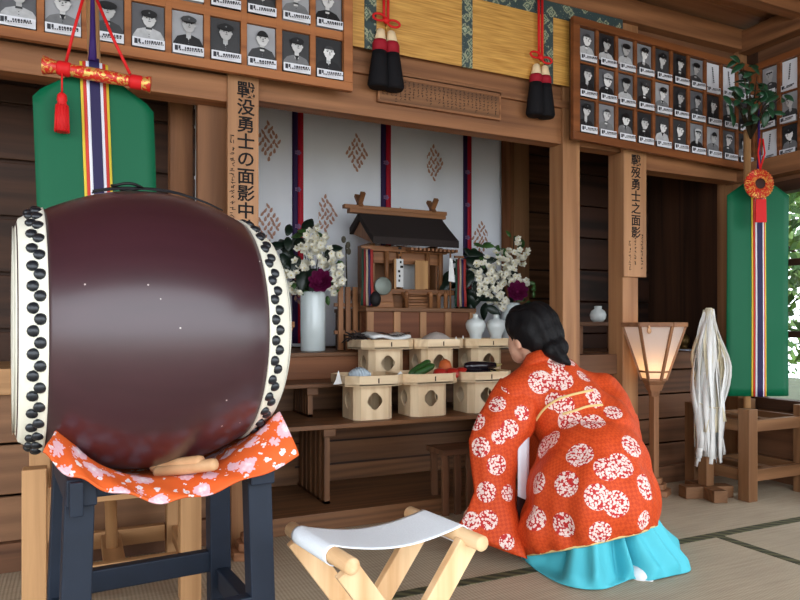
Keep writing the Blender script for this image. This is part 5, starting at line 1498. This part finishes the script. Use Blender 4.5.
def bouquet(vx, Y, vz, blos, leaves, peonies, label, seed):
    random.seed(seed)
    t = thing('flower_bouquet', label, 'flowers', (vx, Y, vz), 0, 'altar flower arrangements')
    base = Vector((vx, Y, vz)); b = MB()
    for px, py, r in blos[::2]:
        p = at(px, py, Y=Y-.02); b.tube([base-dz*.05, base+(p-base)*.5+dz*.03, p], [.004,.003,.002], 5)
    for px, py, *_ in leaves[::2]:
        p = at(px, py, Y=Y+.02); b.tube([base-dz*.05, base+(p-base)*.5+dz*.02, p], [.004,.003,.002], 5)
    b.build('stems', LEAFD, t)
    for px, py, r in blos:       # clusters of blossoms
        n = max(3, int(r*1.1))
        for k in range(n):
            a = random.uniform(0, 2*PI); d_ = r*math.sqrt(random.random())
            p = at(px+d_*math.cos(a), py+d_*math.sin(a), Y=Y-.03+random.uniform(-.05,.04))
            nv = (TOCAM+Vector((random.uniform(-.9,.9), random.uniform(-.5,.5), random.uniform(-.7,.9)))).normalized()
            put('white_blossom', random.choice(BM_), t, p, nv, random.uniform(0,6), random.uniform(.85,1.2))
    for px, py, kind, big in leaves:
        for k in range(2):
            p = at(px+random.uniform(-4,4), py+random.uniform(-4,4), Y=Y+random.uniform(-.03,.05))
            nv = (TOCAM+Vector((random.uniform(-.6,.6), random.uniform(-.5,.5), random.uniform(-.3,1)))).normalized()
            solid_leaf(put('leaf', LM[(kind, big)], t, p, nv, random.uniform(0,6), random.uniform(.8,1.15)))
    for px, py, s in peonies: put('peony', PM_, t, at(px, py, Y=Y-.09), TOCAM, 0, s)
    return t
V1Y = 3.46
def vase(px, Y, z, prof, label):
    x = aX(px, Y); b = MB(); b.lathe(prof, c=(x, Y, z), seg=36)
    return x, tag(b.build('flower_vase', plain('celadon_white', (214,224,224), .2, coat=.4), None, smooth=True), label, 'vase', 'white flower vases')
vh = aZ(313, 292, V1Y)-.71
x1, _ = vase(313, V1Y, .711, [(.002,0),(.062,0),(.066,.006),(.066,vh*.5),(.066,vh-.012),(.062,vh),(.056,vh),(.056,.05),(.002,.04)], 'tall straight white vase on the upper shelf beside the drum')
bl1 = [(313,232,8),(322,244,10),(306,250,10),(332,254,9),(334,270,10),(292,268,9),(302,262,9),(316,258,8),(341,278,6),(294,290,9),(335,287,7),(312,245,6),(322,240,7),(288,272,6),(326,262,7)]
lf1 = [(284,246,'d',1),(290,238,'d',0),(280,256,'d',1),(296,246,'d',1),(286,262,'d',0),(300,280,'g',0),(310,276,'d',0),(326,280,'g',0),(308,234,'g',0),(326,238,'g',0),(300,238,'d',1),(318,268,'d',1),(304,272,'d',1),(330,292,'g',1),(290,282,'d',0),(312,284,'g',0),(338,262,'g',1),(296,256,'d',1),(324,252,'d',0),(304,288,'g',0),(318,290,'g',0),(284,250,'d',1),(278,262,'d',1)]
bouquet(x1, V1Y, .711+vh, bl1, lf1, [(321,282,.95)], 'white blossoms with a magenta peony in the tall straight vase', 3)
vh2 = aZ(512, 303, V1Y)-.71
x2, _ = vase(511, V1Y, .711, [(.002,0),(.050,0),(.056,.006),(.062,vh2*.3),(.066,vh2*.7),(.060,vh2*.9),(.052,vh2),(.046,vh2),(.05,.06),(.002,.05)], 'white vase standing behind the two bottles, by the person')
bl2 = [(490,262,9),(500,258,9),(508,266,10),(498,272,10),(486,280,9),(478,268,7),(516,270,9),(522,258,8),(520,282,8),(506,284,9),(496,292,10),(484,296,9),(502,302,7),(524,254,6),(512,256,7),(490,286,8),(476,275,5),(518,240,4),(504,275,9)]
lf2 = [(460,262,'d',1),(466,252,'d',1),(456,274,'d',1),(472,260,'d',1),(464,284,'d',1),(470,292,'d',1),(480,252,'g',0),(484,246,'g',0),(514,236,'g',1),(518,244,'g',0),(508,248,'g',0),(530,288,'g',1),(534,284,'g',1),(478,302,'d',1),(490,306,'d',1),(472,276,'d',1),(486,272,'d',1),(512,276,'d',0),(468,268,'d',1),(500,250,'g',0),(522,246,'g',0),(476,286,'d',1),(526,300,'g',0),(482,262,'d',0),(494,284,'d',1),(480,250,'g',1),(468,300,'d',1)]
bouquet(x2, V1Y, .711+vh2, bl2, lf2, [(517,292,.95)], 'white blossoms with a magenta peony above the two bottles', 8)

# ================================================================ evergreen sprig on the banner pole by the window
random.seed(31)
sb = Vector((3.14, 2.385, 1.86))
sk = thing('evergreen_sprig', 'dark green leafy sprig tied to the tip of the banner pole by the window', 'branch', sb, 0)
b = MB(); tips = []
for px, py in ((742,62),(749,72),(757,76),(733,92),(766,96),(776,92),(770,110),(745,84),(760,104),(738,104),(752,96),(764,84),(748,104),(729,98),(757,118),(780,98)):
    p = at(px, py, d=3.42+random.uniform(-.07,.05)); tips.append(p); b.tube([sb-dz*.05, sb+(p-sb)*.5+dz*.02, p], [.005,.004,.002], 5)
b.build('stems', plain('twig', (52,44,30), .7), sk)
SL_ = leaf_mesh(.075,.018,.25, plain('sakaki_leaf', (34,70,46), .35, var=.25, bscale=20))
for p in tips:
    for k in range(3):
        nv = (TOCAM+Vector((random.uniform(-.8,.8), random.uniform(-.5,.5), random.uniform(-.2,1)))).normalized()
        solid_leaf(put('leaf', SL_, sk, p+Vector((random.uniform(-.03,.03), random.uniform(-.03,.03), random.uniform(-.04,.03))), nv, random.uniform(0,6), random.uniform(.75,1.05)))

# ================================================================ small things on the ledges
p = at(598, 322, Y=2.98)
sf = thing('side_shelf', 'narrow wooden shelf on legs between the two slim posts', 'shelf', (p.x, 2.98, .0))
sz = p.z
b = MB(); b.box(p.x-.20, p.x+.16, 2.92, 3.06, sz-.022, sz); b.build('shelf_board', W_WALL('x'), sf, bevel=.002)
for dx in (-.15, .10):
    b = MB(); b.box(p.x+dx-.018, p.x+dx+.018, 2.95, 3.0, .0, sz-.022); b.build('leg', W_WALL('z'), sf, bevel=.002)
x = aX(598, 2.97); b = MB(); b.lathe([(.002,0),(.028,0),(.042,.018),(.046,.04),(.038,.062),(.020,.074),(.022,.086),(.020,.09),(.015,.088),(.014,.07),(.002,.06)], c=(x, 2.97, sz), seg=28)
tag(b.build('small_jar', PORC, None, smooth=True), 'small rounded white jar on the narrow shelf between the posts', 'jar')
p = at(684, 349, Y=2.93)
bz = .703
t = thing('brass_bell', 'small dim brass ornament on the dark ledge behind the lamp', 'ornament', (p.x, 2.93, bz))
b = MB(); b.lathe([(.002,0),(.034,0),(.034,.008),(.018,.016),(.030,.034),(.036,.055),(.030,.075),(.014,.09),(.006,.1),(.009,.106),(.002,.112)], c=(p.x, 2.93, bz), seg=24); b.build('bell', plain('dull_brass', (120,92,50), .4, .7), t, smooth=True)
b = MB(); b.box(aX(676,2.85), aX(700,2.85), 2.78, 2.90, .7035, .709); o = b.build('folded_cloth', plain('pale_cloth', (186,196,210), .8), None, bevel=.002); tag(o, 'flat pale folded cloth lying on the dark ledge', 'cloth')
x = aX(645, 3.1); b = MB(); b.lathe([(.002,0),(.05,0),(.058,.03),(.05,.05),(.002,.055)], c=(x, 3.1, bz), seg=24); tag(b.build('lidded_bowl', plain('grey_ceramic', (150,150,150), .5), None, smooth=True), 'grey lidded bowl half hidden behind the lamp top', 'bowl')
# small slatted stand on the mats beside the platform
p = at(456, 513, z=0)
ss = thing('slatted_stand', 'low dark wooden stand with slatted legs beside the sleeve', 'stand', (p.x, p.y, 0))
zt = .30
b = MB(); b.box(p.x-.10, p.x+.14, p.y-.06, p.y+.10, zt-.025, zt); b.build('top', W_WALL('x'), ss, bevel=.002)
for i in range(3):
    x = p.x-.065+i*.062; b = MB(); b.bar((x, p.y-.02, 0), (x-.006, p.y-.02, zt-.025), .03, .018, up=(0,1,0)); b.build('leg', W_WALL('z'), ss, bevel=.002)
for i in range(3):
    x = p.x-.065+i*.062; b = MB(); b.bar((x, p.y+.08, 0), (x-.006, p.y+.08, zt-.025), .03, .018, up=(0,1,0)); b.build('leg', W_WALL('z'), ss, bevel=.002)
# ================================================================ trees beyond the window
random.seed(40)
BARK = plain('bark', (72,58,46), .9, bump=.4); TL = [plain('tree_leaf_a', (104,134,70), .6, var=.3, bscale=3), plain('tree_leaf_b', (66,96,52), .6, var=.3, bscale=3)]
for (tx, ty, th, r, lab) in ((6.0, 3.2, 3.0, 1.1, 'leafy tree outside, seen through the panes nearest the banner'), (8.6, .6, 3.6, 1.4, 'leafy tree outside, further along the window wall'), (9.4, 6.2, 4.6, 1.9, 'tall leafy tree standing farther off beyond the window')):
    t = thing('garden_tree', lab, 'tree', (tx, ty, -.45), 0, 'garden trees')
    b = MB(); b.tube([(tx,ty,-.45),(tx+.05,ty,th*.35),(tx,ty+.08,th*.75)], [.10,.07,.03], 8)
    for k in range(6):
        a = k*1.05; b.tube([(tx+.03,ty,th*.3+.1*k),(tx+r*.6*math.cos(a),ty+r*.6*math.sin(a),th*.4+.14*k)], [.035,.012], 6)
    b.build('trunk', BARK, t)
    b = MB()
    for k in range(3500):
        u_ = Vector((random.gauss(0,1), random.gauss(0,1), random.gauss(0,1))).normalized()*r*random.random()**.4
        c = Vector((tx, ty, th*.55))+Vector((u_.x, u_.y, u_.z*1.3)); s = random.uniform(.05,.10); n_ = Vector((random.gauss(0,1), random.gauss(0,1), random.gauss(0,1))).normalized(); e1 = n_.orthogonal().normalized(); e2 = n_.cross(e1)
        b.face([c-e1*s, c-e2*s*.45, c+e1*s, c+e2*s*.45], mi=k % 2)
    fo = b.build('foliage', TL, t, recalc=False)
